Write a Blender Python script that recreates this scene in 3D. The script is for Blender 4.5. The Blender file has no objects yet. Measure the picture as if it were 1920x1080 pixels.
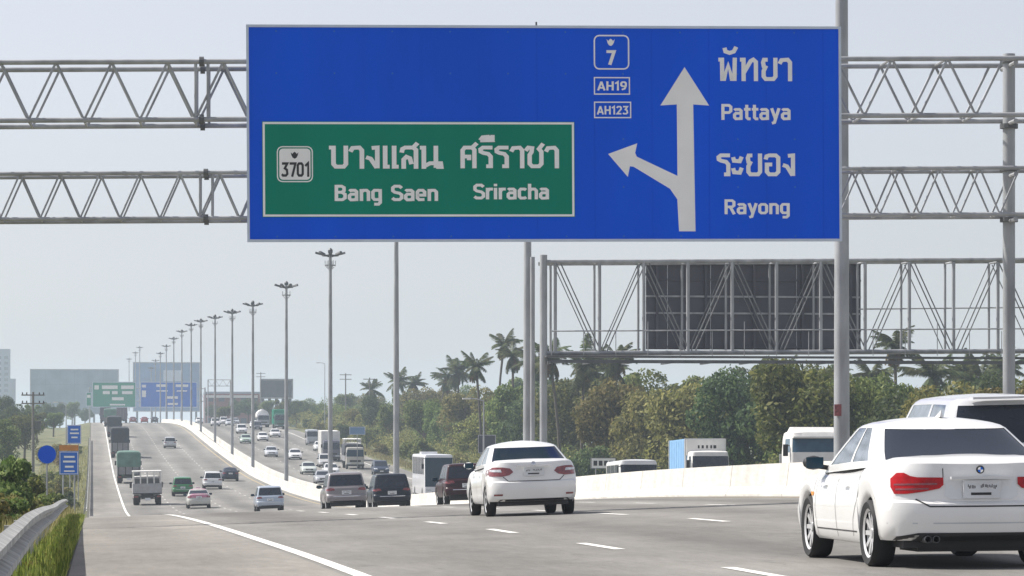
import bpy, bmesh, math, random
import numpy as np
from mathutils import Vector, Matrix
from mathutils.bvhtree import BVHTree
R = math.radians
random.seed(7)
rng = np.random.default_rng(7)
scene = bpy.context.scene
COL = scene.collection

# ------------------------------------------------------------------ camera, world, sun, exposure
# World: Y runs along the motorway, X is the offset to the right of the camera, z = 0 is the road under the camera.
FOC, VPX, HZY, ZC = 6400.0, 173.0, 850.0, 1.0
YAW = math.atan((960 - VPX) / FOC)
cam = bpy.data.cameras.new('camera')
cam.sensor_width = 36; cam.lens = FOC / 1920 * 36
cam.shift_y = (HZY - 540) / 1920
cam.clip_start = 0.5; cam.clip_end = 30000
cam_o = bpy.data.objects.new('camera', cam); COL.objects.link(cam_o)
cam_o.location = (0, 0, ZC); cam_o.rotation_euler = (R(90), 0, -YAW)
scene.camera = cam_o

SUN_EL, SUN_AZ = 50.0, -66.0          # azimuth from +Y, negative to the left
world = bpy.data.worlds.new('World'); scene.world = world; world.use_nodes = True
wn = world.node_tree; wn.nodes.clear()
sky = wn.nodes.new('ShaderNodeTexSky'); sky.sky_type = 'NISHITA'; sky.sun_disc = False
sky.sun_elevation = R(SUN_EL); sky.sun_rotation = R(SUN_AZ)
sky.air_density = 1.0; sky.dust_density = 1.3; sky.ozone_density = 2.5; sky.altitude = 0
bg = wn.nodes.new('ShaderNodeBackground'); bg.inputs['Strength'].default_value = 0.073
wo = wn.nodes.new('ShaderNodeOutputWorld')
hsv = wn.nodes.new('ShaderNodeHueSaturation'); hsv.inputs['Saturation'].default_value = 0.38
wn.links.new(sky.outputs[0], hsv.inputs['Color']); tint = wn.nodes.new('ShaderNodeMix'); tint.data_type = 'RGBA'; tint.blend_type = 'MULTIPLY'; tint.inputs['Factor'].default_value = 1; tint.inputs['B'].default_value = (1.0, 0.96, 0.995, 1)
wn.links.new(hsv.outputs[0], tint.inputs['A']); wn.links.new(tint.outputs['Result'], bg.inputs[0]); wn.links.new(bg.outputs[0], wo.inputs[0])
sd = Vector((math.sin(R(SUN_AZ)) * math.cos(R(SUN_EL)), math.cos(R(SUN_AZ)) * math.cos(R(SUN_EL)), math.sin(R(SUN_EL))))
sun = bpy.data.lights.new('sun', 'SUN'); sun.energy = 3.3; sun.angle = R(0.6); sun.color = (1.0, 0.95, 0.88)
sun_o = bpy.data.objects.new('sun', sun); COL.objects.link(sun_o)
sun_o.rotation_euler = sd.to_track_quat('Z', 'Y').to_euler(); sun_o.location = (-40, 40, 80)
vs = scene.view_settings
vs.view_transform = 'Standard'; vs.look = 'None'; vs.exposure = 1.0; vs.gamma = 1.0; vs.use_curve_mapping = False
scene.cycles.use_denoising = True
scene.cycles.max_bounces = 6; scene.cycles.volume_bounces = 1; scene.cycles.transparent_max_bounces = 4
scene.cycles.use_adaptive_sampling = True

# ------------------------------------------------------------------ pixel of the photograph -> point in the place
AX = Vector((math.sin(YAW), math.cos(YAW), 0)); RT = Vector((math.cos(YAW), -math.sin(YAW), 0))
def W(px, py, s):                      # the point seen at (px, py) that lies s metres up the road
    d = AX + RT * ((px - 960) / FOC)
    D = s / d.y
    return Vector((d.x * D, s, ZC + (HZY - py) / FOC * D))
def s_of(px, t):                       # how far up the road an offset t is seen at column px
    d = AX + RT * ((px - 960) / FOC)
    return t * d.y / d.x
def on_plane(px, py, O, n):
    d = AX + RT * ((px - 960) / FOC) + Vector((0, 0, (HZY - py) / FOC))
    c = Vector((0, 0, ZC))
    return c + d * ((O - c).dot(n) / d.dot(n))

# ------------------------------------------------------------------ materials
def nodes(name):
    m = bpy.data.materials.new(name); m.use_nodes = True
    nt = m.node_tree; return m, nt, nt.nodes['Principled BSDF']
def mat(name, col, rough=0.6, metal=0.0, var=0.12, scale=3.0, coat=0.0, bump=0.0, stretch=None, spec=0.5):
    m, nt, b = nodes(name)
    b.inputs['Roughness'].default_value = rough; b.inputs['Metallic'].default_value = metal
    b.inputs['Specular IOR Level'].default_value = spec
    if coat: b.inputs['Coat Weight'].default_value = coat; b.inputs['Coat Roughness'].default_value = 0.06
    tc = nt.nodes.new('ShaderNodeTexCoord'); mp = nt.nodes.new('ShaderNodeMapping')
    if stretch: mp.inputs['Scale'].default_value = stretch
    nz = nt.nodes.new('ShaderNodeTexNoise'); nz.inputs['Scale'].default_value = scale; nz.inputs['Detail'].default_value = 5
    nt.links.new(tc.outputs['Object'], mp.inputs[0]); nt.links.new(mp.outputs[0], nz.inputs['Vector'])
    rp = nt.nodes.new('ShaderNodeValToRGB')
    rp.color_ramp.elements[0].position = 0.3; rp.color_ramp.elements[1].position = 0.7
    rp.color_ramp.elements[0].color = [c * (1 - var) for c in col[:3]] + [1]
    rp.color_ramp.elements[1].color = [min(1, c * (1 + var)) for c in col[:3]] + [1]
    nt.links.new(nz.outputs['Fac'], rp.inputs[0]); nt.links.new(rp.outputs[0], b.inputs['Base Color'])
    if bump:
        bp = nt.nodes.new('ShaderNodeBump'); bp.inputs['Strength'].default_value = bump; bp.inputs['Distance'].default_value = 0.02
        nt.links.new(nz.outputs['Fac'], bp.inputs['Height']); nt.links.new(bp.outputs[0], b.inputs['Normal'])
    return m
_pc = {}
def paint(col, rough=0.3):
    k = (tuple(col), rough)
    if k not in _pc: _pc[k] = mat('car_paint', col, rough, 0, 0.05, 1.2, coat=0.7 if max(col) > .12 else .1, spec=.5 if max(col) > .12 else .25)
    return _pc[k]
def leaf_mat(name, c0, c1, c2):
    m, nt, b = nodes(name)
    g = nt.nodes.new('ShaderNodeNewGeometry'); rp = nt.nodes.new('ShaderNodeValToRGB')
    e = rp.color_ramp.elements; e[0].color = c0 + (1,); e[1].color = c2 + (1,)
    x = e.new(0.55); x.color = c1 + (1,)
    nt.links.new(g.outputs['Random Per Island'], rp.inputs[0])
    oi = nt.nodes.new('ShaderNodeObjectInfo'); hs = nt.nodes.new('ShaderNodeHueSaturation')
    mr = nt.nodes.new('ShaderNodeMapRange'); mr.inputs['To Min'].default_value = 0.47; mr.inputs['To Max'].default_value = 0.525
    mv = nt.nodes.new('ShaderNodeMapRange'); mv.inputs['To Min'].default_value = 0.7; mv.inputs['To Max'].default_value = 1.25
    nt.links.new(oi.outputs['Random'], mr.inputs['Value']); nt.links.new(oi.outputs['Random'], mv.inputs['Value'])
    nt.links.new(mr.outputs[0], hs.inputs['Hue']); nt.links.new(mv.outputs[0], hs.inputs['Value'])
    nt.links.new(rp.outputs[0], hs.inputs['Color']); nt.links.new(hs.outputs[0], b.inputs['Base Color'])
    b.inputs['Roughness'].default_value = 0.65; b.inputs['Specular IOR Level'].default_value = 0.25
    tr = nt.nodes.new('ShaderNodeBsdfTranslucent'); mx = nt.nodes.new('ShaderNodeMixShader'); mx.inputs[0].default_value = 0.45
    nt.links.new(hs.outputs[0], tr.inputs[0]); nt.links.new(b.outputs[0], mx.inputs[1]); nt.links.new(tr.outputs[0], mx.inputs[2])
    nt.links.new(mx.outputs[0], nt.nodes['Material Output'].inputs['Surface'])
    return m
def asphalt_mat(name, col):
    m, nt, b = nodes(name)
    L = nt.links.new; N = nt.nodes.new
    tc = N('ShaderNodeTexCoord')
    def noise(scale, st, det=6):
        mp = N('ShaderNodeMapping'); mp.inputs['Scale'].default_value = st
        nz = N('ShaderNodeTexNoise'); nz.inputs['Scale'].default_value = scale; nz.inputs['Detail'].default_value = det
        L(tc.outputs['Object'], mp.inputs[0]); L(mp.outputs[0], nz.inputs['Vector']); return nz.outputs['Fac']
    def mult(a, f, lo, hi):
        mr = N('ShaderNodeMapRange'); mr.inputs['From Min'].default_value = 0.3; mr.inputs['From Max'].default_value = 0.7
        mr.inputs['To Min'].default_value = lo; mr.inputs['To Max'].default_value = hi; L(f, mr.inputs['Value'])
        mx = N('ShaderNodeMix'); mx.data_type = 'RGBA'; mx.blend_type = 'MULTIPLY'; mx.inputs['Factor'].default_value = 1
        if hasattr(a, 'links'): L(a, mx.inputs['A'])
        else: mx.inputs['A'].default_value = a
        L(mr.outputs[0], mx.inputs['B']); return mx.outputs['Result']
    c = mult(tuple(col) + (1,), noise(0.25, (1, 0.06, 1)), 0.74, 1.16)      # long worn wheel tracks
    c = mult(c, noise(0.035, (0.25, 1.6, 1), 3), 0.84, 1.1)                  # paving joints and patches across
    c = mult(c, noise(1.1, (1, 0.35, 1)), 0.86, 1.1)
    c = mult(c, noise(9, (1, .12, 1), 4), 0.9, 1.07)
    c = mult(c, noise(40, (1, 1, 1), 2), 0.85, 1.15)
    sx = N('ShaderNodeSeparateXYZ'); L(tc.outputs['Object'], sx.inputs[0])
    ph = N('ShaderNodeMath'); ph.operation = 'MULTIPLY_ADD'; ph.inputs[1].default_value = 2 * math.pi / 3.62; ph.inputs[2].default_value = -4.29 * 2 * math.pi / 3.62 + math.pi / 2
    L(sx.outputs[0], ph.inputs[0]); sn = N('ShaderNodeMath'); sn.operation = 'SINE'; L(ph.outputs[0], sn.inputs[0])
    w2 = N('ShaderNodeMath'); w2.operation = 'MULTIPLY_ADD'; w2.inputs[1].default_value = -.2; w2.inputs[2].default_value = .5; L(sn.outputs[0], w2.inputs[0])
    w3 = N('ShaderNodeMath'); w3.operation = 'MULTIPLY_ADD'; w3.inputs[1].default_value = .5; L(noise(.5, (1, .05, 1), 4), w3.inputs[0]); L(w2.outputs[0], w3.inputs[2])
    w4 = N('ShaderNodeMath'); w4.operation = 'SUBTRACT'; w4.inputs[1].default_value = .25; L(w3.outputs[0], w4.inputs[0])
    c = mult(c, w4.outputs[0], .82, 1.08)                                    # oil and tyre wear along each lane
    vo = N('ShaderNodeTexVoronoi'); vo.feature = 'DISTANCE_TO_EDGE'; vo.inputs['Scale'].default_value = .22
    mpv = N('ShaderNodeMapping'); mpv.inputs['Scale'].default_value = (1, .35, 1); L(tc.outputs['Object'], mpv.inputs[0])
    dv = N('ShaderNodeVectorMath'); dv.operation = 'ADD'; nzc = N('ShaderNodeTexNoise'); nzc.inputs['Scale'].default_value = 1.5; L(tc.outputs['Object'], nzc.inputs['Vector'])
    L(mpv.outputs[0], dv.inputs[0]); L(nzc.outputs['Color'], dv.inputs[1]); L(dv.outputs[0], vo.inputs['Vector'])
    ck = N('ShaderNodeMapRange'); ck.inputs['From Min'].default_value = 0.0; ck.inputs['From Max'].default_value = .008; ck.inputs['To Min'].default_value = .3; ck.inputs['To Max'].default_value = .7; L(vo.outputs['Distance'], ck.inputs['Value'])
    c = mult(c, ck.outputs[0], .82, 1.0)                                     # hairline cracks
    L(c, b.inputs['Base Color']); b.inputs['Roughness'].default_value = 0.85; b.inputs['Specular IOR Level'].default_value = 0.25
    bp = N('ShaderNodeBump'); bp.inputs['Strength'].default_value = 0.3; bp.inputs['Distance'].default_value = 0.01
    L(noise(60, (1, 1, 1), 2), bp.inputs['Height']); L(bp.outputs[0], b.inputs['Normal'])
    return m
def ground_mat():
    m, nt, b = nodes('dry_grass_ground')
    tc = nt.nodes.new('ShaderNodeTexCoord'); nz = nt.nodes.new('ShaderNodeTexNoise'); nz.inputs['Scale'].default_value = 0.35; nz.inputs['Detail'].default_value = 9
    nt.links.new(tc.outputs['Object'], nz.inputs['Vector'])
    rp = nt.nodes.new('ShaderNodeValToRGB'); e = rp.color_ramp.elements
    e[0].position = 0.32; e[0].color = (0.05, 0.07, 0.02, 1); e[1].position = 0.7; e[1].color = (0.2, 0.17, 0.09, 1)
    x = e.new(0.5); x.color = (0.11, 0.115, 0.045, 1)
    nt.links.new(nz.outputs['Fac'], rp.inputs[0]); nt.links.new(rp.outputs[0], b.inputs['Base Color'])
    b.inputs['Roughness'].default_value = 0.95; return m
def worn_paint(name, col, thr):
    m, nt, b = nodes(name); L = nt.links.new; N = nt.nodes.new
    tc = N('ShaderNodeTexCoord'); nz = N('ShaderNodeTexNoise'); nz.inputs['Scale'].default_value = 9; nz.inputs['Detail'].default_value = 8; nz.inputs['Roughness'].default_value = .7; L(tc.outputs['Object'], nz.inputs['Vector'])
    rp = N('ShaderNodeValToRGB'); e = rp.color_ramp.elements; e[0].position = thr - .05; e[0].color = (.26, .255, .24, 1); e[1].position = thr + .04; e[1].color = tuple(col) + (1,)
    L(nz.outputs['Fac'], rp.inputs[0]); L(rp.outputs[0], b.inputs['Base Color']); b.inputs['Roughness'].default_value = .8; return m
def barrier_mat():
    m, nt, b = nodes('barrier_concrete'); L = nt.links.new; N = nt.nodes.new
    tc = N('ShaderNodeTexCoord'); col = None
    for sc_, st, lo, hi in ((1.2, (1, 1, .12), .88, 1.05), (6, (1, .25, 1.5), .91, 1.05), (.12, (1, 1, 1), .92, 1.05)):
        mp = N('ShaderNodeMapping'); mp.inputs['Scale'].default_value = st; nz = N('ShaderNodeTexNoise'); nz.inputs['Scale'].default_value = sc_; nz.inputs['Detail'].default_value = 6
        L(tc.outputs['Object'], mp.inputs[0]); L(mp.outputs[0], nz.inputs['Vector'])
        mr = N('ShaderNodeMapRange'); mr.inputs['From Min'].default_value = .32; mr.inputs['From Max'].default_value = .6; mr.inputs['To Min'].default_value = lo; mr.inputs['To Max'].default_value = hi
        L(nz.outputs['Fac'], mr.inputs['Value']); mx = N('ShaderNodeMix'); mx.data_type = 'RGBA'; mx.blend_type = 'MULTIPLY'; mx.inputs['Factor'].default_value = 1
        if col is None: mx.inputs['A'].default_value = (.57, .555, .51, 1)
        else: L(col, mx.inputs['A'])
        L(mr.outputs[0], mx.inputs['B']); col = mx.outputs['Result']
    L(col, b.inputs['Base Color']); b.inputs['Roughness'].default_value = .9; return m
M = dict(
    asphalt=asphalt_mat('asphalt', (0.222, 0.214, 0.198)), shoulder=asphalt_mat('shoulder_concrete', (0.272, 0.257, 0.232)),
    ground=ground_mat(), edge_dark=mat('dark_edge_strip', (0.09, 0.085, 0.07), 0.95, var=0.4, scale=4),
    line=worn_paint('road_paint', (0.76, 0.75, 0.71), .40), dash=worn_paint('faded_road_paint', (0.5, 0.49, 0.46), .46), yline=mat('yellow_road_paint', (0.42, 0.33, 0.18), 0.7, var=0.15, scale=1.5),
    concrete=barrier_mat(),
    steel=mat('galvanised_steel', (0.36, 0.37, 0.38), 0.55, 0.35, var=0.25, scale=2.5, stretch=(1, 1, 0.3)),
    steel_m=mat('dull_steel', (0.2, 0.205, 0.21), 0.6, 0.3, var=0.25, scale=2),
    steel_d=mat('weathered_steel', (0.12, 0.125, 0.13), 0.55, 0.4, var=0.25, scale=2),
    rail=mat('guardrail_zinc', (0.42, 0.42, 0.40), 0.7, 0.1, var=0.35, scale=3.5, bump=.2),
    back=mat('sign_back_aluminium', (0.095, 0.095, 0.115), 0.6, 0.3, var=0.2, scale=0.6),
    blue=mat('sign_blue', (0.0, 0.095, 0.74), 0.6, var=0.08, scale=0.5, spec=0.0, stretch=(1, 1, .25)), blue2=mat('sign_blue_faded', (0.0, 0.13, 0.60), 0.5, var=0.08, scale=0.4),
    green=mat('sign_green', (0.0, 0.23, 0.15), 0.6, var=0.09, scale=0.6, spec=0.0, stretch=(1, 1, .25)), green2=mat('sign_green_far', (0.0, 0.27, 0.16), 0.5, var=0.08, scale=0.4),
    white=mat('sign_white', (0.88, 0.87, 0.85), 0.55, var=0.05, scale=1.2), grey_w=mat('sign_edge', (0.55, 0.62, 0.72), 0.5, 0.2, var=0.06),
    black=mat('black_rubber', (0.012, 0.012, 0.013), 0.75, var=0.2), ink=mat('black_print', (0.02, 0.02, 0.022), 0.6),
    trim=mat('dark_plastic', (0.018, 0.018, 0.02), 0.55, var=0.1),
    glass=mat('tinted_glass', (0.012, 0.018, 0.03), 0.17, var=0.05, spec=0.7), glass_b=mat('blue_tinted_glass', (0.008, 0.035, 0.06), 0.12, var=0.1, spec=0.25),
    glass_l=mat('clear_side_glass', (0.16, 0.19, 0.22), 0.06, var=0.25, scale=5, spec=0.8),
    red=mat('tail_lens', (0.42, 0.003, 0.006), 0.3, var=0.25, scale=14, coat=0.15, spec=.3), red_d=mat('tail_lens_smoked', (0.22, 0.045, 0.05), 0.15, var=0.4, scale=16, coat=0.8),
    lamp=mat('clear_lens', (0.6, 0.62, 0.65), 0.1, var=0.3, scale=12, coat=0.8), amber=mat('amber_lens', (0.7, 0.25, 0.03), 0.2),
    rim=mat('alloy_rim', (0.6, 0.6, 0.6), 0.4, 0.5, var=0.1), chrome=mat('chrome', (0.7, 0.7, 0.72), 0.12, 1.0),
    plate=mat('number_plate', (0.68, 0.7, 0.72), 0.5), canvas_g=mat('green_tarpaulin', (0.11, 0.2, 0.165), 0.85, var=0.25, scale=1.5, bump=0.3),
    canvas_d=mat('dark_tarpaulin', (0.03, 0.035, 0.045), 0.85, var=0.25), truck_grey=mat('grey_truck_body', (0.22, 0.22, 0.23), 0.7, var=0.15),
    silver=mat('cargo_silver', (0.36, 0.36, 0.37), 0.6, 0.1, var=0.12), cream=mat('truck_white', (0.72, 0.71, 0.68), 0.5, var=0.06),
    sky_b=mat('truck_light_blue', (0.22, 0.42, 0.66), 0.5, var=0.08), bark=mat('bark', (0.12, 0.095, 0.07), 0.95, var=0.3, scale=4),
    palm_bark=mat('palm_bark', (0.10, 0.088, 0.072), 0.95, var=0.25, scale=5), orange=mat('sign_orange', (0.55, 0.22, 0.04), 0.6),
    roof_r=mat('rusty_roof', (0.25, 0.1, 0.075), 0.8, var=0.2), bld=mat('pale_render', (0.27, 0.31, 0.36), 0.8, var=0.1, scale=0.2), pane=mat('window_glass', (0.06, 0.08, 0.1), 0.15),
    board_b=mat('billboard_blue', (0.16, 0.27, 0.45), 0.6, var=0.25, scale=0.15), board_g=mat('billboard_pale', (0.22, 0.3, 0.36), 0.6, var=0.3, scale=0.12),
    wood=mat('pole_concrete', (0.2, 0.19, 0.18), 0.9),
    leaf=leaf_mat('leaf_green', (0.051, 0.081, 0.020), (0.132, 0.173, 0.044), (0.281, 0.305, 0.091)),
    leaf_y=leaf_mat('leaf_olive', (0.091, 0.098, 0.027), (0.207, 0.210, 0.063), (0.378, 0.342, 0.122)),
    leaf_d=leaf_mat('leaf_dark', (0.027, 0.051, 0.020), (0.067, 0.104, 0.037), (0.146, 0.183, 0.067)),
    leaf_r=leaf_mat('leaf_russet', (0.07, 0.05, 0.02), (0.17, 0.11, 0.045), (0.30, 0.2, 0.08)),
    frond=leaf_mat('palm_frond', (0.043, 0.063, 0.024), (0.085, 0.110, 0.044), (0.171, 0.183, 0.079)),
    grass=leaf_mat('grass_blade', (0.07, 0.10, 0.02), (0.17, 0.205, 0.04), (0.33, 0.33, 0.085)),
    straw=leaf_mat('dry_grass', (0.12, 0.11, 0.04), (0.23, 0.2, 0.085), (0.38, 0.33, 0.16)),
)

# ------------------------------------------------------------------ mesh helpers
class MB:
    def __init__(s): s.v = []; s.f = []
    def add(s, vs_, fs):
        o = len(s.v); s.v += [tuple(p) for p in vs_]; s.f += [tuple(i + o for i in f) for f in fs]; return s
    def box(s, a, b):
        x0, y0, z0 = a; x1, y1, z1 = b
        return s.add([(x0, y0, z0), (x1, y0, z0), (x1, y1, z0), (x0, y1, z0), (x0, y0, z1), (x1, y0, z1), (x1, y1, z1), (x0, y1, z1)],
                     [(3, 2, 1, 0), (4, 5, 6, 7), (0, 1, 5, 4), (1, 2, 6, 5), (2, 3, 7, 6), (3, 0, 4, 7)])
    def cbox(s, c, d): return s.box([c[i] - d[i] / 2 for i in range(3)], [c[i] + d[i] / 2 for i in range(3)])
    def tube(s, a, b, r0, r1=None, n=8):
        a = Vector(a); b = Vector(b); r1 = r0 if r1 is None else r1
        w = (b - a).normalized(); u = w.orthogonal().normalized(); t = w.cross(u)
        ring = [(math.cos(2 * math.pi * i / n), math.sin(2 * math.pi * i / n)) for i in range(n)]
        vs_ = [a + (u * c + t * q) * r0 for c, q in ring] + [b + (u * c + t * q) * r1 for c, q in ring]
        fs = [(i, (i + 1) % n, n + (i + 1) % n, n + i) for i in range(n)] + [tuple(reversed(range(n))), tuple(range(n, 2 * n))]
        return s.add(vs_, fs)
    def path(s, pts, rad, n=7):
        for i in range(len(pts) - 1): s.tube(pts[i], pts[i + 1], rad[i], rad[i + 1], n)
        return s
    def lathe(s, prof, axis='z', n=20, c=(0, 0, 0), closed=False):
        vs_ = []
        for r, h in prof:
            for i in range(n):
                q = 2 * math.pi * i / n; x, y = r * math.cos(q), r * math.sin(q)
                p = (x, y, h) if axis == 'z' else ((h, x, y) if axis == 'x' else (x, h, y))
                vs_.append((p[0] + c[0], p[1] + c[1], p[2] + c[2]))
        k = len(prof); fs = []
        for j in range(k if closed else k - 1):
            a0, b0 = j * n, ((j + 1) % k) * n
            fs += [(a0 + i, a0 + (i + 1) % n, b0 + (i + 1) % n, b0 + i) for i in range(n)]
        return s.add(vs_, fs)
    def poly_prism(s, pts, y0, y1):     # outline in x-z, from y0 (front) to y1
        n = len(pts)
        return s.add([(p[0], y0, p[1]) for p in pts] + [(p[0], y1, p[1]) for p in pts],
                     [tuple(range(n)), tuple(reversed(range(n, 2 * n)))] + [(i, n + i, n + (i + 1) % n, (i + 1) % n) for i in range(n)])
    def mesh(s, name, m, smooth=None, fixn=False):
        me = bpy.data.meshes.new(name); me.from_pydata(s.v, [], s.f); me.materials.append(m)
        if fixn:
            bm = bmesh.new(); bm.from_mesh(me); bmesh.ops.remove_doubles(bm, verts=bm.verts, dist=0.0008)
            bmesh.ops.recalc_face_normals(bm, faces=bm.faces); bm.to_mesh(me); bm.free()
        if smooth is not None:
            me.polygons.foreach_set('use_smooth', [True] * len(me.polygons)); me.set_sharp_from_angle(angle=R(smooth))
        me.update(); return me
    def build(s, name, m, parent=None, smooth=None, fixn=False):
        return link(name, s.mesh(name, m, smooth, fixn), parent)
def link(name, me, parent=None, loc=None, rot=None):
    o = bpy.data.objects.new(name, me); COL.objects.link(o); o.parent = parent
    if loc is not None: o.location = loc
    if rot is not None: o.rotation_euler = rot
    return o
def tag(o, label=None, cat=None, group=None, kind=None):
    if label: o['label'] = label
    if cat: o['category'] = cat
    if group: o['group'] = group
    if kind: o['kind'] = kind
    return o
def thing(name, label, cat, loc=(0, 0, 0), rz=0.0, group=None):
    o = bpy.data.objects.new(name, None); COL.objects.link(o); o.location = loc; o.rotation_euler = (0, 0, rz)
    o.empty_display_size = 0.3
    return tag(o, label, cat, group)
def copy_tree(o, parent=None):
    c = o.copy(); COL.objects.link(c); c.parent = parent
    for ch in [x for x in o.children]: copy_tree(ch, c)
    return c

# ------------------------------------------------------------------ the lie of the land
_T = [(-200, -.6), (-60, -.92), (0, -1.0), (31, -1.12), (54, -1.31), (75, -1.52), (106, -1.91), (130, -2.35), (150, -2.8), (175, -3.36), (200, -3.85),
      (225, -4.15), (250, -4.26), (275, -4.12), (300, -3.85), (325, -3.52), (384, -2.65), (454, -0.95), (524, 1.0), (576, 2.55), (626, 4.05), (700, 5.7),
      (800, 7.05), (900, 8.0), (1000, 8.35), (1200, 7.4), (1500, 5.0), (2000, 2.0), (2600, 0.0), (30000, 0.0)]
_ts = [a for a, b in _T]; _tv = [b for a, b in _T]
_md = [0.0] * len(_T)
for i in range(1, len(_T) - 1):
    d0 = (_tv[i] - _tv[i - 1]) / (_ts[i] - _ts[i - 1]); d1 = (_tv[i + 1] - _tv[i]) / (_ts[i + 1] - _ts[i])
    _md[i] = 0 if d0 * d1 <= 0 else 2 * d0 * d1 / (d0 + d1)
def _P(s):
    s = min(max(s, -199), 29999)
    for i in range(len(_ts) - 1):
        if s <= _ts[i + 1]: break
    h = _ts[i + 1] - _ts[i]; u = (s - _ts[i]) / h
    return ((1 + 2 * u) * (1 - u) ** 2 * _tv[i] + u * (1 - u) ** 2 * h * _md[i] + u * u * (3 - 2 * u) * _tv[i + 1] + u * u * (u - 1) * h * _md[i + 1]) + ZC
def _C(s): return float(np.interp(s, [0, 28, 54, 230, 330], [0, 0, .035, .035, 0]))
G = 4.0
_gs = np.arange(-100, 2604, G); _gp = np.array([_P(s) for s in _gs]); _gc = np.array([_C(s) for s in _gs])
def road_z(s, t):
    if s > 2600: return ZC
    p = float(np.interp(s, _gs, _gp)); c = float(np.interp(s, _gs, _gc))
    if t <= 18.2: return p + c * (max(t, -1.5) - 2.43)
    return p + c * 15.77 - 0.012 * max(0, min(t, 38) - 20)
def sm(a, b, x): x = min(1, max(0, (x - a) / (b - a))); return x * x * (3 - 2 * x)
def ground_z(s, t):
    z = road_z(s, t)
    if t < -1.1: z -= min(1.3, (-1.1 - t) * 0.22)
    if t > 40: z -= min(0.8, (t - 40) * 0.2)
    k = sm(-12, -90, t) if t < 0 else sm(48, 130, t)
    flat = -2.6 + ZC + 0.35 * (road_z(s, 0) - ZC + 2.6)
    return z * (1 - k) + flat * k

def sheet(name, ts, m, dz=0.0, s0=-40, s1=1500, zf=road_z, parent=None, ss=None):
    ss = ss or [s for s in np.arange(s0, s1 + .1, G)]
    mb = MB(); n = len(ts)
    vs_ = [(t, s, zf(s, t) + dz) for s in ss for t in ts]
    fs = [(i * n + j, i * n + j + 1, (i + 1) * n + j + 1, (i + 1) * n + j) for i in range(len(ss) - 1) for j in range(n - 1)]
    mb.add(vs_, fs); return mb.build(name, m, parent, smooth=60)
# ground: one sheet to the horizon
tt = [-6000, -2500, -900, -400, -200, -120, -90, -70, -50, -38, -28, -20, -15, -12, -9, -7, -5.5, -4, -3, -2, -1.1, -0.55, -0.36, 0.1, 17.8, 38.2, 38.9, 40, 42, 44, 48, 55, 65, 78, 92, 110, 130, 170, 250, 450, 1000, 2800, 6000]
sg = list(np.arange(-60, 1000, 8.0)) + [1000, 1030, 1060, 1100, 1150, 1200, 1300, 1400, 1500, 1600, 1800, 2000, 2300, 2600, 3500, 6000, 14000]
def gz(s, t): return ground_z(s, t) - (0.35 if 0 <= t <= 38.5 else 0.03)
tag(sheet('ground', tt, M['ground'], 0, zf=gz, ss=sg), kind='structure')
road = tag(sheet('road', [2.3, 4.2, 6, 8, 10, 12, 14, 16, 18.0], M['asphalt'], 0), kind='structure')
shoulder = tag(sheet('paved_shoulder', [-0.22, 0.6, 1.5, 2.3], M['shoulder'], 0.0), kind='structure')
tag(sheet('edge_strip', [-0.36, -0.28, -0.22], M['edge_dark'], -0.03), kind='structure')  # narrow dark strip along the paved edge
road2 = tag(sheet('opposite_road', [20.2, 24, 28, 32, 36, 38.4], M['asphalt'], 0), kind='structure')
tag(sheet('median', [18.0, 19, 20.2], M['shoulder'], 0.02), kind='structure')

def strip(name, t0, t1, s0, s1, m, parent, dz=0.006):
    ss = [s0] + [s for s in _gs if s0 + .01 < s < s1 - .01] + [s1]
    mb = MB(); vs_ = [(t, s, road_z(s, t) + dz) for s in ss for t in (t0, t1)]
    mb.add(vs_, [(2 * i, 2 * i + 1, 2 * i + 3, 2 * i + 2) for i in range(len(ss) - 1)])
    return mb.build(name, m, parent)
strip('edge_line', 2.36, 2.52, -30, 1300, M['line'], road)
strip('edge_line', 17.15, 17.3, -30, 1300, M['yline'], road)
strip('edge_line', 20.85, 21.0, -30, 1300, M['yline'], road2)
strip('edge_line', 35.6, 35.75, -30, 1300, M['line'], road2)
PITCH = 10.3
for t, off in ((6.1, 39.3), (9.72, 41.9), (13.35, 40.6)):
    mb = MB()
    for k in range(-6, 100):
        a = off + k * PITCH * (6.1 / 6.3)
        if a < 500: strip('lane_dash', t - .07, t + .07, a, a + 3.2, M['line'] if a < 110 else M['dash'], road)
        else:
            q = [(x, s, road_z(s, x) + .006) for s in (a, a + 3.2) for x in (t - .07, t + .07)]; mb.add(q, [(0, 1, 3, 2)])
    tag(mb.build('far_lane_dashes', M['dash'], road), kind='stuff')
for t in (24.7, 28.3, 31.9):
    for k in range(8, 64): strip('lane_dash', t - .07, t + .07, k * 10.0, k * 10.0 + 3.2, M['dash'], road2)

# median barriers: precast concrete segments
def barrier(t0, face, label):
    root = thing('concrete_barrier', label, 'barrier', (t0, 24, road_z(24, t0)))
    prof = [(-.30, 0), (-.30, .08), (-.17, .30), (-.10, .90), (.10, .90), (.17, .30), (.30, .08), (.30, 0)]
    n = len(prof)
    for s in np.arange(24, 900, 8.0):
        mb = MB(); a, b = s + .025, s + 7.975
        m_ = s + 4.0
        vs_ = [(x, q - 24, z - .03 + road_z(q, t0) - road_z(24, t0)) for q in (a, m_, b) for x, z in prof]
        fs = [(k * n + i, k * n + n + i, k * n + n + i + 1, k * n + i + 1) for k in (0, 1) for i in range(n - 1)] + [tuple(range(n)), tuple(reversed(range(2 * n, 3 * n)))]
        mb.add(vs_, fs); mb.build('barrier_segment', M['concrete'], root)
    return root
barrier(18.25, -1, 'pale concrete median barrier beside the traffic driving away')
barrier(19.95, 1, 'pale concrete median barrier beside the oncoming traffic')

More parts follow.
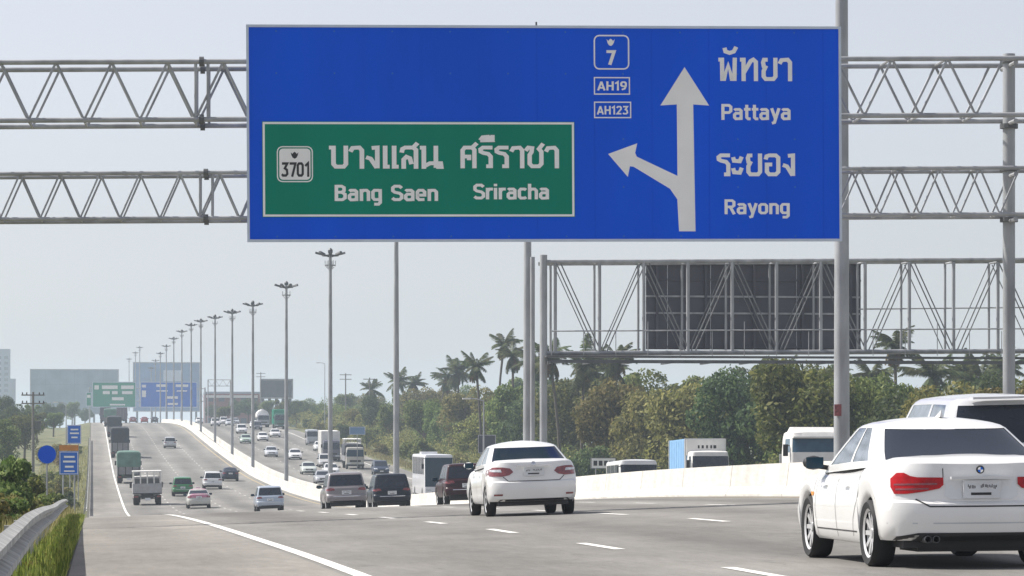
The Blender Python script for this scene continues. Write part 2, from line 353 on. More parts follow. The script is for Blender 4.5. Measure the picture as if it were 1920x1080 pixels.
# ------------------------------------------------------------------ guardrail on the left
W_PROF = [(0, 0), (.015, .01), (.06, .035), (.06, .075), (-.01, .115), (-.01, .15), (.06, .19), (.06, .23), (.015, .255), (0, .265)]
def guardrail(label, s0, s1, tfun):
    step = 4.0
    root = thing('guardrail', label, 'guardrail', (tfun(s0), s0, ground_z(s0, tfun(s0))))
    o = root.location.copy()
    s = s0
    while s < s1 - .1:
        e = min(s + step, s1); mb = MB(); n = len(W_PROF); q = [s - .1, (s + e) / 2, e]
        vs_ = []
        for d in (0, .006):
            for y in q:
                t = tfun(y); z = road_z(y, t) + .345
                vs_ += [(t + x - d - o.x, y - o.y, z + h - o.z) for x, h in W_PROF]
        fs = [(k * n + i, k * n + i + 1, (k + 1) * n + i + 1, (k + 1) * n + i) for k in (0, 1) for i in range(n - 1)]
        fs += [tuple(reversed([j + 3 * n for j in f])) for f in fs]
        mb.add(vs_, fs); mb.build('rail_beam', M['rail'], root, smooth=50)
        t = tfun(s); z = road_z(s, t)
        MB().box((t - .17 - o.x, s - .05 - o.y, z - .5 - o.z), (t - .1 - o.x, s + .05 - o.y, z + .52 - o.z)).build('post', M['rail'], root)
        MB().box((t - .1 - o.x, s - .04 - o.y, z + .36 - o.z), (t - .008 - o.x, s + .04 - o.y, z + .5 - o.z)).build('spacer_block', M['rail'], root)
        s = e
guardrail('curving steel guardrail in the grass at the lower left', 12, 104, lambda s: -0.45 - .0032 * s)
guardrail('distant steel guardrail climbing the hill beside the paved shoulder', 236, 560, lambda s: -0.42)

# ------------------------------------------------------------------ strokes for lettering
def stroke(mb, pts, wd, y, cap=True):
    p = [Vector((a, b)) for a, b in pts]; n = len(p); L = []; Rr = []
    for i in range(n):
        d0 = (p[i] - p[i - 1]).normalized() if i else None; d1 = (p[i + 1] - p[i]).normalized() if i < n - 1 else None
        if d0 is None: nn = Vector((-d1.y, d1.x)); k = 1
        elif d1 is None: nn = Vector((-d0.y, d0.x)); k = 1
        else:
            n0 = Vector((-d0.y, d0.x)); n1 = Vector((-d1.y, d1.x)); nn = (n0 + n1)
            nn = nn.normalized() if nn.length > 1e-4 else n0; k = 1 / max(.5, nn.dot(n0))
        L.append(p[i] + nn * k * wd / 2); Rr.append(p[i] - nn * k * wd / 2)
    mb.add([(q.x, y, q.y) for q in L] + [(q.x, y, q.y) for q in Rr], [(i, n + i, n + i + 1, i + 1) for i in range(n - 1)])
GL = {  # advance, strokes (centre lines, cap height 1)
 'B': (.68, [[(.09, 0), (.09, 1)], [(.09, .915), (.36, .915), (.48, .83), (.48, .64), (.36, .54), (.09, .54)], [(.36, .54), (.53, .42), (.53, .19), (.4, .085), (.09, .085)]]),
 'a': (.6, [[(.08, .6), (.14, .66), (.36, .66), (.44, .58), (.44, 0)], [(.44, .42), (.16, .42), (.08, .33), (.08, .16), (.16, .07), (.36, .08), (.44, .16)]]),
 'n': (.6, [[(.09, 0), (.09, .74)], [(.09, .55), (.2, .66), (.36, .66), (.45, .56), (.45, 0)]]),
 'g': (.6, [[(.45, .6), (.36, .66), (.16, .66), (.08, .56), (.08, .2), (.16, .09), (.36, .09), (.45, .16)], [(.45, .74), (.45, -.1), (.36, -.2), (.14, -.2)]]),
 'S': (.66, [[(.54, .8), (.42, .915), (.18, .915), (.08, .82), (.08, .63), (.18, .54), (.42, .48), (.53, .38), (.53, .18), (.42, .085), (.16, .085), (.05, .18)]]),
 'e': (.6, [[(.08, .36), (.45, .36), (.45, .56), (.36, .66), (.16, .66), (.08, .56), (.08, .18), (.17, .08), (.44, .09)]]),
 'r': (.43, [[(.09, 0), (.09, .74)], [(.09, .52), (.2, .66), (.38, .66)]]),
 'i': (.26, [[(.09, 0), (.09, .74)], [(.09, .84), (.09, 1)]]),
 'c': (.54, [[(.44, .6), (.36, .66), (.16, .66), (.08, .56), (.08, .18), (.16, .08), (.36, .08), (.45, .14)]]),
 'h': (.6, [[(.09, 0), (.09, 1)], [(.09, .55), (.2, .66), (.36, .66), (.45, .56), (.45, 0)]]),
 'P': (.64, [[(.09, 0), (.09, 1)], [(.09, .915), (.42, .915), (.52, .82), (.52, .56), (.42, .46), (.09, .46)]]),
 't': (.42, [[(.15, .95), (.15, .16), (.23, .07), (.36, .07)], [(0, .67), (.36, .67)]]),
 'y': (.58, [[(.07, .74), (.27, .08)], [(.47, .74), (.22, -.16), (.08, -.2)]]),
 'R': (.68, [[(.09, 0), (.09, 1)], [(.09, .915), (.42, .915), (.52, .82), (.52, .58), (.42, .49), (.09, .49)], [(.32, .49), (.54, 0)]]),
 'o': (.6, [[(.27, .66), (.17, .66), (.08, .56), (.08, .18), (.17, .08), (.37, .08), (.46, .18), (.46, .56), (.37, .66), (.25, .66)]]),
 '0': (.62, [[(.27, .915), (.17, .915), (.08, .8), (.08, .2), (.17, .085), (.37, .085), (.46, .2), (.46, .8), (.37, .915), (.25, .915)]]),
 '1': (.46, [[(.04, .74), (.26, .95), (.26, 0)]]),
 '2': (.62, [[(.07, .76), (.16, .915), (.38, .915), (.47, .8), (.47, .62), (.08, .085), (.5, .085)]]),
 '3': (.62, [[(.06, .915), (.47, .915), (.28, .58), (.44, .48), (.47, .2), (.36, .085), (.14, .085), (.05, .18)]]),
 '7': (.58, [[(.03, .915), (.48, .915), (.22, 0)]]),
 '9': (.62, [[(.12, .085), (.36, .2), (.46, .5), (.46, .8), (.37, .915), (.17, .915), (.08, .8), (.08, .56), (.17, .46), (.44, .46)]]),
 'A': (.72, [[(.04, 0), (.31, .97)], [(.31, .97), (.58, 0)], [(.14, .28), (.48, .28)]]),
 'H': (.7, [[(.09, 0), (.09, 1)], [(.53, 0), (.53, 1)], [(.09, .5), (.53, .5)]]),
 ' ': (.42, []),
 'บ': (.72, [[(-.04, .915), (.12, .915), (.12, .2), (.2, .09), (.48, .09), (.56, .2), (.56, 1)]]),
 'า': (.56, [[(0, .74), (.08, .9), (.32, .92), (.41, .8), (.41, 0)]]),
 'ง': (.58, [[(.2, .9), (.4, .92), (.4, .02)], [(.0, .5), (.16, .44), (.38, .04)]]),
 'แ': (.66, [[(.1, 1), (.1, .09), (.26, .09)], [(.42, 1), (.42, .09), (.58, .09)]]),
 'ส': (.7, [[(.03, .7), (.06, .86), (.16, .92), (.44, .92), (.54, .82), (.54, 0)], [(.1, 0), (.1, .4), (.2, .52), (.32, .46), (.38, .2)], [(.44, .92), (.6, 1.12)]]),
 'น': (.84, [[(-.02, .915), (.12, .915), (.12, 0)], [(.12, .1), (.34, .24), (.72, .24), (.74, .08), (.56, .08)], [(.55, 1), (.55, .04)]]),
 'ศ': (.72, [[(.1, 0), (.1, .8), (.18, .92), (.46, .92), (.54, .82), (.54, 0)], [(.1, .52), (.34, .52), (.34, .36)], [(.46, .92), (.64, 1.12)]]),
 'ร': (.6, [[(.5, .92), (.14, .92), (.05, .84), (.06, .74), (.16, .68), (.34, .64), (.43, .52), (.43, .09), (.26, .09)]]),
 'ี': (0, [[(-.56, 1.24), (-.46, 1.38), (-.26, 1.4), (-.14, 1.24), (-.56, 1.24)], [(-.1, 1.2), (-.1, 1.48)]]),
 'ช': (.74, [[(-.02, .78), (.08, .92), (.22, .9), (.2, .72), (.13, .6), (.13, .2), (.22, .09), (.48, .09), (.57, .2), (.57, .74), (.48, .86), (.64, 1.1)]]),
 'พ': (.84, [[(-.02, .915), (.12, .915), (.13, .09), (.2, .09), (.36, .68), (.5, .09), (.6, .09), (.62, 1)]]),
 'ั': (0, [[(-.62, 1.42), (-.58, 1.26), (-.42, 1.2), (-.26, 1.26), (-.16, 1.46)]]),
 'ท': (.78, [[(-.02, .915), (.12, .915), (.12, 0)], [(.12, .34), (.4, .86), (.5, .92), (.6, .82), (.6, 0)]]),
 'ย': (.74, [[(.28, .915), (.14, .915), (.1, .8), (.13, .62), (.26, .55)], [(.18, .56), (.12, .44), (.12, .2), (.2, .09), (.5, .09), (.58, .2), (.58, 1)]]),
 'ะ': (.5, [[(.02, .84), (.06, .68), (.28, .66), (.36, .86)], [(.02, .36), (.06, .18), (.28, .16), (.36, .38)]]),
 'อ': (.74, [[(.06, .74), (.1, .88), (.2, .92), (.46, .92), (.56, .82), (.56, .2), (.46, .09), (.2, .09), (.11, .2), (.11, .52), (.32, .52)]]),
}
def word(name, txt, x0, x1, zb, h, m, parent, y, wd=.17):
    """lettering between x0 and x1, baseline zb, cap height h, on a plane facing -y"""
    adv = 0; parts = []
    for ch in txt:
        a, st = GL[ch]; parts.append((adv, st)); adv += a
    tot = adv - .08; kx = (x1 - x0) / (tot * h)
    mb = MB(); k = 0
    for a, st in parts:
        for s_ in st:
            k += 1; stroke(mb, [(p[0] + a, p[1]) for p in s_], wd, -k * .00035 / h)
    mb.v = [(x0 + vx * h * kx, y + vy * h, zb + vz * h) for vx, vy, vz in mb.v]
    return mb.build(name, m, parent)
def frame(name, x0, x1, z0, z1, wd, y0, y1, m, parent, r=0.0):
    def ring(i):
        a, b, c, d = x0 + i, x1 - i, z0 + i, z1 - i; rr = max(r - i, 0)
        if r <= 0: return [(a, c), (b, c), (b, d), (a, d)]
        out = []
        for cx, cz, q in ((b - rr, c + rr, -90), (b - rr, d - rr, 0), (a + rr, d - rr, 90), (a + rr, c + rr, 180)):
            for k in range(5): out.append((cx + rr * math.cos(R(q + k * 22.5)), cz + rr * math.sin(R(q + k * 22.5))))
        return out
    o, i = ring(0), ring(wd); n = len(o); mb = MB()
    vs_ = [(p[0], y0, p[1]) for p in o] + [(p[0], y0, p[1]) for p in i] + [(p[0], y1, p[1]) for p in o] + [(p[0], y1, p[1]) for p in i]
    fs = []
    for k in range(n):
        j = (k + 1) % n
        fs += [(k, j, n + j, n + k), (k, 2 * n + k, 2 * n + j, j), (n + k, n + j, 3 * n + j, 3 * n + k), (2 * n + k, 3 * n + k, 3 * n + j, 2 * n + j)]
    return mb.add(vs_, fs).build(name, m, parent)

# ------------------------------------------------------------------ the near gantry and its big sign
GO = W(1023, 850, 72.5); GYAW = R(-2.8); ROLL = R(-0.33)
e_x = Vector((math.cos(GYAW), math.sin(GYAW), 0)); e_n = Vector((-math.sin(GYAW), math.cos(GYAW), 0))
def gp(px, py, d=0.0):                # on the gantry plane moved back by d
    return on_plane(px, py, GO, e_n) + e_n * d
gan = thing('sign_gantry', 'tubular steel gantry of two box trusses carrying the big blue sign', 'gantry', (GO.x, GO.y, road_z(GO.y, GO.x)))
gl = gan.location.copy()
def gm(name, a, b, r, n=8, m='steel', root=gan, o=None):
    o = root.location if o is None else o
    return MB().tube(a - o, b - o, r, None, n).build(name, M[m], root, smooth=40)
XL, XR = -190, 1905
def truss(yt_l, yt_r, yb_l, yb_r, dep, per, rc, rd, x0, joints):
    ln = lambda px, a, b: a + (b - a) * (px - 0) / 1900
    for d in (0, dep):
        gm('chord', gp(XL, ln(XL, yt_l, yt_r), d), gp(XR + 60, ln(XR, yt_l, yt_r), d), rc, 10)
        gm('chord', gp(XL, ln(XL, yb_l, yb_r), d), gp(XR + 60, ln(XR, yb_l, yb_r), d), rc, 10)
    k = 0; px = x0
    while px < XR - per / 2:
        for d in (0, dep):
            if any(px < j < px + per for j in joints) and d == 0:
                pass
            gm('diagonal', gp(px, ln(px, yt_l, yt_r), d), gp(px + per / 2, ln(px, yb_l, yb_r), d), rd, 6)
            gm('diagonal', gp(px + per / 2, ln(px, yb_l, yb_r), d), gp(px + per, ln(px, yt_l, yt_r), d), rd, 6)
        gm('cross_strut', gp(px, ln(px, yt_l, yt_r), 0), gp(px, ln(px, yt_l, yt_r), dep), rd, 6)
        gm('cross_strut', gp(px + per / 2, ln(px, yb_l, yb_r), 0), gp(px + per / 2, ln(px, yb_l, yb_r), dep), rd, 6)
        px += per
    for j in joints:
        for d in (0, dep):
            for dx in (-11, 12):
                gm('upright', gp(j + dx, ln(j, yt_l, yt_r), d), gp(j + dx, ln(j, yb_l, yb_r), d), rd * 1.15, 8)
            for yy in (ln(j, yt_l, yt_r), ln(j, yb_l, yb_r)):
                c = gp(j, yy, d) - gl
                MB().tube(c - e_x * .05, c + e_x * .05, rc * 1.9, None, 12).build('flange', M['steel_d'], gan)
truss(117, 109, 226, 215, 1.4, 104.5, .056, .029, -104, [378])
truss(326, 314, 411, 401, 0.95, 75, .044, .022, -188, [386])
def post_px(px, root, s_top_py, r, nrm_d):
    top = gp(px, s_top_py, nrm_d); b = Vector((top.x, top.y, road_z(top.y, top.x) - .3))
    return b, top
for px in (1905, -200):
    b, t_ = post_px(px, gan, 94, .13, .7)
    gm('post', b, t_, .135, 16)
    for yy in (107, 231, 312, 408):
        c = gp(px, yy, .7) - gl
        MB().tube(c - Vector((0, 0, .05)), c + Vector((0, 0, .05)), .2, None, 14).build('flange', M['steel_d'], gan)
    c = b - gl + Vector((0, 0, .3)); MB().cbox((c.x, c.y, c.z + .2), (.6, .6, .5)).build('footing', M['concrete'], gan)
    for yy in (117, 226, 326, 411):
        q = gp(px, yy, 0); q2 = gp(px, yy, 1.4 if yy < 300 else .95)
        gm('bracket', q, q2, .05)

PPM = FOC / ((GO - Vector((0, 0, ZC))).dot(AX))
sc0 = gp(1023.5, 252, -.16)
big = thing('overhead_sign', 'big blue overhead direction sign with a green inset panel and white branching arrow', 'road sign', (sc0.x, sc0.y, sc0.z - 200 / PPM), GYAW)
big.rotation_euler = (0, ROLL, GYAW)
def lx(px): return (px - 1023.5) / PPM
def lz(py): return (452 - py) / PPM
X0, X1, Z0, Z1 = lx(468), lx(1579), lz(451), lz(53)
pan = MB().box((X0, -.012, Z0), (X1, .03, Z1)).build('blue_panel', M['blue'], big)
cuts = [X0] + [lx(p) for p in range(575, 1570, 108)] + [X1]
for k in range(len(cuts) - 1):
    MB().box((cuts[k] + .006, -.02 - .0015 * (k % 3), Z0 + .01), (cuts[k + 1] - .006, -.0125, Z1 - .01)).build('panel_strip', M['blue'], pan)
frame('edge_trim', X0 - .03, X1 + .03, Z0 - .035, Z1 + .035, .055, -.045, .05, M['grey_w'], pan)
for px in range(575, 1570, 108):      # panel stiffeners on the back
    MB().box((lx(px) - .04, .03, Z0 + .1), (lx(px) + .04, .13, Z1 - .1)).build('stiffener', M['steel'], pan)
riv = MB()
for px in range(521, 1570, 108):
    for py in (62, 140, 262, 352, 444):
        riv.add([(lx(px) + .022 * math.cos(k * 1.047), -.0235, lz(py) + .022 * math.sin(k * 1.047)) for k in range(6)], [tuple(range(6))])
tag(riv.build('rivets', M['blue2'], pan), kind='stuff')
for px in (560, 800, 1250, 1490):
    MB().box((lx(px) - .05, .13, lz(420)), (lx(px) + .05, .2, lz(100))).build('hanger', M['steel'], big)
MB().tube((lx(1007), .05, Z1), (lx(1007), .05, Z1 + .12), .02).build('lifting_eye', M['steel_d'], big)
gpan = MB().box((lx(494), -.034, lz(408)), (lx(1077), -.021, lz(230))).build('green_panel', M['green'], big)
frame('green_border', lx(495), lx(1076), lz(407), lz(231), .045, -.038, -.03, M['white'], gpan)
Y = -.026; YG = -.040
def arrow(name, pts):
    mb = MB(); pts = [(lx(a), lz(b)) for a, b in pts]
    me = bpy.data.meshes.new(name); bm = bmesh.new()
    f = bm.faces.new([bm.verts.new((a, Y, b)) for a, b in pts]); f.normal_update(); bmesh.ops.triangulate(bm, faces=[f]); bm.normal_update(); bm.to_mesh(me); bm.free()
    me.materials.append(M['white']); return link(name, me, pan)
arrow('branching_arrow', [(1273, 435), (1304, 435), (1301, 197), (1331, 199), (1285, 127), (1239, 199), (1270, 197), (1270.5, 331), (1194, 295), (1191, 288), (1195, 270), (1140, 290), (1177, 333), (1181, 313), (1188, 314), (1256, 355), (1270, 375)])
word('place_name', 'พัทยา', lx(1350), lx(1488), lz(153), 44 / PPM, M['white'], pan, Y, .165)
word('place_name', 'Pattaya', lx(1354), lx(1485), lz(226), 30 / PPM, M['white'], pan, Y, .17)
word('place_name', 'ระยอง', lx(1346), lx(1494), lz(332), 43 / PPM, M['white'], pan, Y, .165)
word('place_name', 'Rayong', lx(1359), lx(1482), lz(403), 28 / PPM, M['white'], pan, Y, .17)
frame('route_shield', lx(1114), lx(1181), lz(132), lz(67), .03, Y - .004, Y + .004, M['white'], pan, r=.12)
word('route_number', '7', lx(1137), lx(1153), lz(123), 27 / PPM, M['white'], pan, Y, .2)
def garuda(px, py, k, m, parent, y):
    pts = [(-9, 7), (-5, 3), (-3, 6), (0, 8), (3, 6), (5, 3), (9, 7), (7, -1), (4, -6), (0, -8), (-4, -6), (-7, -1)]
    MB().add([(lx(px) + a * k / PPM, y, lz(py) + b * k / PPM) for a, b in pts], [tuple(reversed(range(len(pts))))]).build('crest', m, parent)
garuda(1146, 81, .85, M['white'], pan, Y)
frame('route_plate', lx(1114), lx(1182), lz(179), lz(146), .025, Y - .004, Y + .004, M['white'], pan)
word('route_number', 'AH19', lx(1121), lx(1176), lz(171), 17 / PPM, M['white'], pan, Y, .17)
frame('route_plate', lx(1114), lx(1184), lz(223), lz(192), .025, Y - .004, Y + .004, M['white'], pan)
word('route_number', 'AH123', lx(1120), lx(1178), lz(216), 16 / PPM, M['white'], pan, Y, .17)
word('place_name', 'บางแสน', lx(620), lx(828), lz(318), 43 / PPM, M['white'], gpan, YG, .165)
word('place_name', 'ศรีราชา', lx(862), lx(1047), lz(317), 42 / PPM, M['white'], gpan, YG, .165)
word('place_name', 'Bang Saen', lx(628), lx(820), lz(378), 30 / PPM, M['white'], gpan, YG, .18)
word('place_name', 'Sriracha', lx(887), lx(1028), lz(375), 29 / PPM, M['white'], gpan, YG, .18)
frame('route_shield', lx(521), lx(588), lz(343), lz(276), .025, YG - .004, YG + .004, M['white'], gpan, r=.12)
frame('shield_face', lx(525.5), lx(583.5), lz(338.5), lz(280.5), .31, YG - .002, YG + .004, M['white'], gpan, r=.08)
word('route_number', '3701', lx(529), lx(582), lz(333), 27 / PPM, M['ink'], gpan, YG - .006, .17)
garuda(554, 293, .8, M['ink'], gpan, YG - .006)

# ------------------------------------------------------------------ lighting columns in the median
def light_pole():
    root = thing('lighting_column', 'x', 'street light')
    MB().path([(0, 0, 0), (0, 0, 7), (0, 0, 14), (0, 0, 20)], [.21, .185, .155, .12], 14).build('shaft', M['steel'], root, smooth=40)
    MB().tube((0, 0, 0), (0, 0, .05), .38, None, 14).build('base_plate', M['steel_d'], root)
    MB().lathe([(.12, 20), (.2, 20.05), (.2, 20.25), (.08, 20.4), (0.01, 20.42)], n=12).build('cap', M['steel_d'], root)
    MB().lathe([(.62, 19.75), (.68, 19.75), (.68, 19.85), (.62, 19.85)], n=20, closed=True).build('head_ring', M['steel_d'], root)
    cg = MB()
    for k in range(6):
        q = k * math.pi / 3; c, s_ = math.cos(q), math.sin(q)
        cg.tube((.15 * c, .15 * s_, 18.7), (.42 * c, .42 * s_, 19.0), .025, None, 5); cg.tube((.42 * c, .42 * s_, 19.0), (.42 * c, .42 * s_, 19.4), .025, None, 5)
    cg.lathe([(.40, 18.98), (.44, 18.98), (.44, 19.06), (.40, 19.06)], n=16, closed=True)
    cg.build('hoist_cage', M['steel'], root)
    for k in range(8):
        q = R(22.5) + k * math.pi / 4; c, s_ = math.cos(q), math.sin(q)
        MB().tube((.12 * c, .12 * s_, 19.7), (.72 * c, .72 * s_, 19.85), .035, None, 6).build('arm', M['steel_d'], root)
        mb = MB()
        def pt(r, w, z): return (r * c - w * s_, r * s_ + w * c, z)
        mb.add([pt(.62, -.1, 19.8), pt(.62, .1, 19.8), pt(1.22, .17, 19.95), pt(1.22, -.17, 19.95), pt(.62, -.06, 19.95), pt(.62, .06, 19.95), pt(1.2, .1, 20.12), pt(1.2, -.1, 20.12)],
               [(3, 2, 1, 0), (4, 5, 6, 7), (0, 1, 5, 4), (1, 2, 6, 5), (2, 3, 7, 6), (3, 0, 4, 7)])
        mb.build('luminaire', M['steel_d'], root)
    return root
lp = light_pole(); pole_px = [1571, 985, 740, 617, 535, 472.5, 434, 402, 375.5, 357.5, 340, 325, 311, 300, 291, 283]
ordn = ['nearest', 'second', 'third', 'fourth', 'fifth', 'sixth', 'seventh', 'eighth', 'ninth', 'tenth', 'eleventh', 'twelfth', 'thirteenth', 'fourteenth', 'fifteenth', 'farthest']
plabel = {0: 'nearest and thickest lighting column, behind the right edge of the blue sign', 1: 'lighting column rising behind the sign beside the rear-facing gantry legs',
          2: 'lighting column whose head hides behind the sign, above the white bus', 3: 'tallest lighting column with its whole head in view left of the sign'}
for i, px in enumerate(pole_px):
    o = lp if i == 0 else copy_tree(lp)
    s = s_of(px, 19.0); o.location = (19.1, s, road_z(s, 19.1)); o.rotation_euler = (0, 0, i * .37)
    tag(o, plabel.get(i, ordn[i] + ' lighting column from the camera along the median'), group='lighting columns along the median')
o = lp; s = o.location.y
MB().box((-.235, -.20, 2.05), (-.05, -.13, 2.35)).build('reflector', M['red_d'], lp)
lp.rotation_euler = (0, 0, 0)
# ------------------------------------------------------------------ the gantry seen from behind
S2 = 144.0
PO = Vector((0, S2, 0)); NY = Vector((0, 1, 0))
def g2(px, py, d=0.0): return on_plane(px, py, PO, NY) + Vector((0, d, 0))
ga2 = thing('sign_gantry', 'grey truss gantry over the oncoming lanes seen from behind with catwalk', 'gantry', (19.1, S2, road_z(S2, 19.1)))
def g2m(name, a, b, r, n=6, m='steel'): return gm(name, a, b, r, n, m, ga2)
DEP = 1.5
XE = 2010
for d in (0, DEP):
    g2m('chord', g2(1018, 491, d), g2(XE, 486, d), .085, 8); g2m('chord', g2(1018, 662, d), g2(XE, 657, d), .085, 8)
for px in range(1041, XE, 83):
    up = (px - 1041) // 83
    for d in (0, DEP):
        g2m('upright', g2(px, 491, d), g2(px, 660, d), .075 if d == 0 else .055)
    g2m('cross_strut', g2(px, 491), g2(px, 491, DEP), .04); g2m('cross_strut', g2(px, 660), g2(px, 660, DEP), .04)
    for d in (0, DEP):
        for dx in ((0, 8) if d == 0 else (4,)):
            a, b = (g2(px + 2 + dx, 493, d), g2(px + 77 + dx, 658, d)) if up % 2 == 0 else (g2(px + 6 + dx, 658, d), g2(px + 78 + dx, 493, d))
            g2m('diagonal', a, b, .028 if d == 0 else .022, 6, 'steel_m')
g2m('hand_rail', g2(1030, 622, -.7), g2(XE, 617, -.7), .03); g2m('hand_rail', g2(1620, 577, DEP), g2(XE, 573, DEP), .03)
for k, px in enumerate(range(1030, XE, 60)): g2m('rail_post', g2(px, 622 if k % 3 else 604, -.7), g2(px, 668, -.7), .018)
a, b = g2(1020, 668, -.75), g2(XE, 664, -.75)
oo = ga2.location
MB().box((a.x - oo.x, a.y - oo.y, a.z - .06 - oo.z), (b.x - oo.x, a.y + .8 - oo.y, a.z + .02 - oo.z)).build('catwalk', M['steel_d'], ga2)
for k in range(14):
    px = 1030 + k * 74; q = g2(px, 676, -.75) - oo
    MB().box((q.x - .05, q.y, q.z - .14), (q.x + .05, q.y + 2.3, q.z - .02)).build('catwalk_bearer', M['steel_d'], ga2)
q = g2(1030, 676, -.75) - oo; q2_ = g2(XE, 674, -.75) - oo
MB().box((q.x, q.y - .02, q.z - .12), (q2_.x, q.y + .08, q.z + .02)).build('toe_beam', M['steel_d'], ga2)
for px, d, r in ((1007, DEP, .1), (1019, 0, .16)):
    tp = g2(px, 478, d); g2m('post', Vector((tp.x, tp.y, road_z(tp.y, tp.x) - .2)), tp, r, 14)
for d in (0, DEP):
    tp = g2(XE, 478, d); tp.x = 41.2; g2m('post', Vector((tp.x, tp.y, ground_z(tp.y, tp.x) - .2)), tp, .16, 14)
PB = PO + Vector((0, DEP + .3, 0)); pa, pb = on_plane(1211, 655, PB, NY), on_plane(1614, 490, PB, NY)
bs = thing('overhead_sign', 'dark back of a large overhead sign facing the oncoming traffic', 'road sign', ((pa.x + pb.x) / 2, pa.y, pa.z))
bw, bh = (pb.x - pa.x) / 2, pb.z - pa.z
npn = 10
for k in range(npn):
    MB().box((-bw + 2 * bw * k / npn + .006, -.005 * (k % 2), 0), (-bw + 2 * bw * (k + 1) / npn - .006, .04, bh)).build('panel', M['back'], bs)
for k in range(6):
    z = .12 + (bh - .24) * k / 5; MB().box((-bw, -.07, z - .04), (bw, -.012, z + .04)).build('rib', M['steel'] if k in (2, 3) else M['back'], bs)
for k in range(5):
    x = -bw * .9 + bw * 1.8 * k / 4; MB().box((x - .05, -.2, .05), (x + .05, -.075, bh - .05)).build('hanger', M['back'], bs)

# ------------------------------------------------------------------ vehicle shells
def spow(a, p): return math.copysign(abs(a) ** p, a)
def shell(levels, ryr, ryf, n, st, nq, crown, cls, frac=True, capk=(.9, .7, .4, 0)):
    """stack of plan outlines; level = (w, yr, yf, zfun). cls(region, xfrac, sidefrac, level, sign) names the part of a face."""
    rows = []; meta = None
    for w, yr, yf, zf in levels:
        pts = []; meta_ = []
        for k in range(nq + 1):
            q = k / nq * math.pi / 2
            pts.append((w * spow(math.sin(q), 2 / n), yr + ryr * (1 - spow(math.cos(q), 2 / n)))); meta_.append(('rear', pts[-1][0] / w))
        a, b = yr + ryr, yf - ryf
        for f in st:
            y = a + (b - a) * f if frac else f
            pts.append((w, y)); meta_.append(('side', f))
        for k in range(nq + 1):
            q = (1 - k / nq) * math.pi / 2
            pts.append((w * spow(math.sin(q), 2 / n), yf - ryf * (1 - spow(math.cos(q), 2 / n)))); meta_.append(('front', pts[-1][0] / w))
        rows.append([(x, y, zf(y)) for x, y in pts]); meta = meta_
    K = len(rows[0]); out = {}
    for sg_ in (1, -1):
        for i in range(len(rows) - 1):
            for k in range(K - 1):
                if k < nq: reg = ('rear', (meta[k][1] + meta[k + 1][1]) / 2, 0)
                elif k >= K - 1 - nq: reg = ('front', (meta[k][1] + meta[k + 1][1]) / 2, 0)
                else:
                    fa = meta[k][1] if meta[k][0] == 'side' else (0 if frac else st[0]); fb = meta[k + 1][1] if meta[k + 1][0] == 'side' else (1 if frac else st[-1])
                    reg = ('side', 1, (fa + fb) / 2)
                nm = cls(reg[0], reg[1], reg[2], i, sg_)
                q = [rows[i][k], rows[i][k + 1], rows[i + 1][k + 1], rows[i + 1][k]]
                q = [(x * sg_, y, z) for x, y, z in q]
                if sg_ < 0: q = q[::-1]
                out.setdefault(nm, MB()).add(q, [(0, 1, 2, 3)])
        top = rows[-1]; prev = top; ym = (top[0][1] + top[-1][1]) / 2
        for j, kf in enumerate(capk):
            cur = []
            for x, y, z in top:
                y2 = ym + (y - ym) * (1 - .3 * (1 - kf)); cur.append((x * kf, y2, levels[-1][3](y2) + crown * (1 - kf * kf)))
            for k in range(K - 1):
                q = [prev[k], prev[k + 1], cur[k + 1], cur[k]]; q = [(x * sg_, y, z) for x, y, z in q]
                if sg_ < 0: q = q[::-1]
                out.setdefault('body', MB()).add(q, [(0, 1, 2, 3)])
            prev = cur
    return out
def clean(mb, name, m, inset=0.0, ang=38):
    me = bpy.data.meshes.new(name); me.from_pydata(mb.v, [], mb.f)
    bm = bmesh.new(); bm.from_mesh(me); bmesh.ops.remove_doubles(bm, verts=bm.verts, dist=.0012)
    bmesh.ops.dissolve_degenerate(bm, dist=.0008, edges=bm.edges); bm.normal_update()
    if inset:
        mv = [(v, v.normal.copy()) for v in bm.verts]
        for v, nn in mv: v.co -= nn * inset
    bm.to_mesh(me); bm.free(); me.materials.append(m)
    me.polygons.foreach_set('use_smooth', [True] * len(me.polygons)); me.set_sharp_from_angle(angle=R(ang)); me.update()
    return me
def decal(bvh, name, poly, axis, m, parent, off=.006, cuts=2, thick=0.0):
    """outline laid on the bodywork. axis: 'rear' (x,z from behind), 'front', 'left'/'right' (y,z from the side), 'top' (x,y)"""
    bm = bmesh.new()
    d = {'rear': Vector((0, 1, 0)), 'front': Vector((0, -1, 0)), 'left': Vector((1, 0, 0)), 'right': Vector((-1, 0, 0)), 'top': Vector((0, 0, -1))}[axis]
    def org(a, b):
        return {'rear': Vector((a, -9, b)), 'front': Vector((a, 9, b)), 'left': Vector((-9, a, b)), 'right': Vector((9, a, b)), 'top': Vector((a, b, 9))}[axis]
    f = bm.faces.new([bm.verts.new(org(a, b)) for a, b in poly]); f.normal_update()
    if f.normal.dot(d) > 0: f.normal_flip()
    bmesh.ops.triangulate(bm, faces=[f])
    for _ in range(cuts): bmesh.ops.subdivide_edges(bm, edges=bm.edges[:], cuts=1, use_grid_fill=True)
    kill = []
    for v in bm.verts:
        h = bvh.ray_cast(v.co, d)
        if h[0] is None: kill.append(v)
        else: v.co = h[0] - d * off + h[1] * 0.001
    bmesh.ops.delete(bm, geom=kill, context='VERTS')
    bm.normal_update(); me = bpy.data.meshes.new(name); bm.to_mesh(me); bm.free(); me.materials.append(m)
    me.polygons.foreach_set('use_smooth', [True] * len(me.polygons)); me.update()
    return link(name, me, parent)
_wm = {}
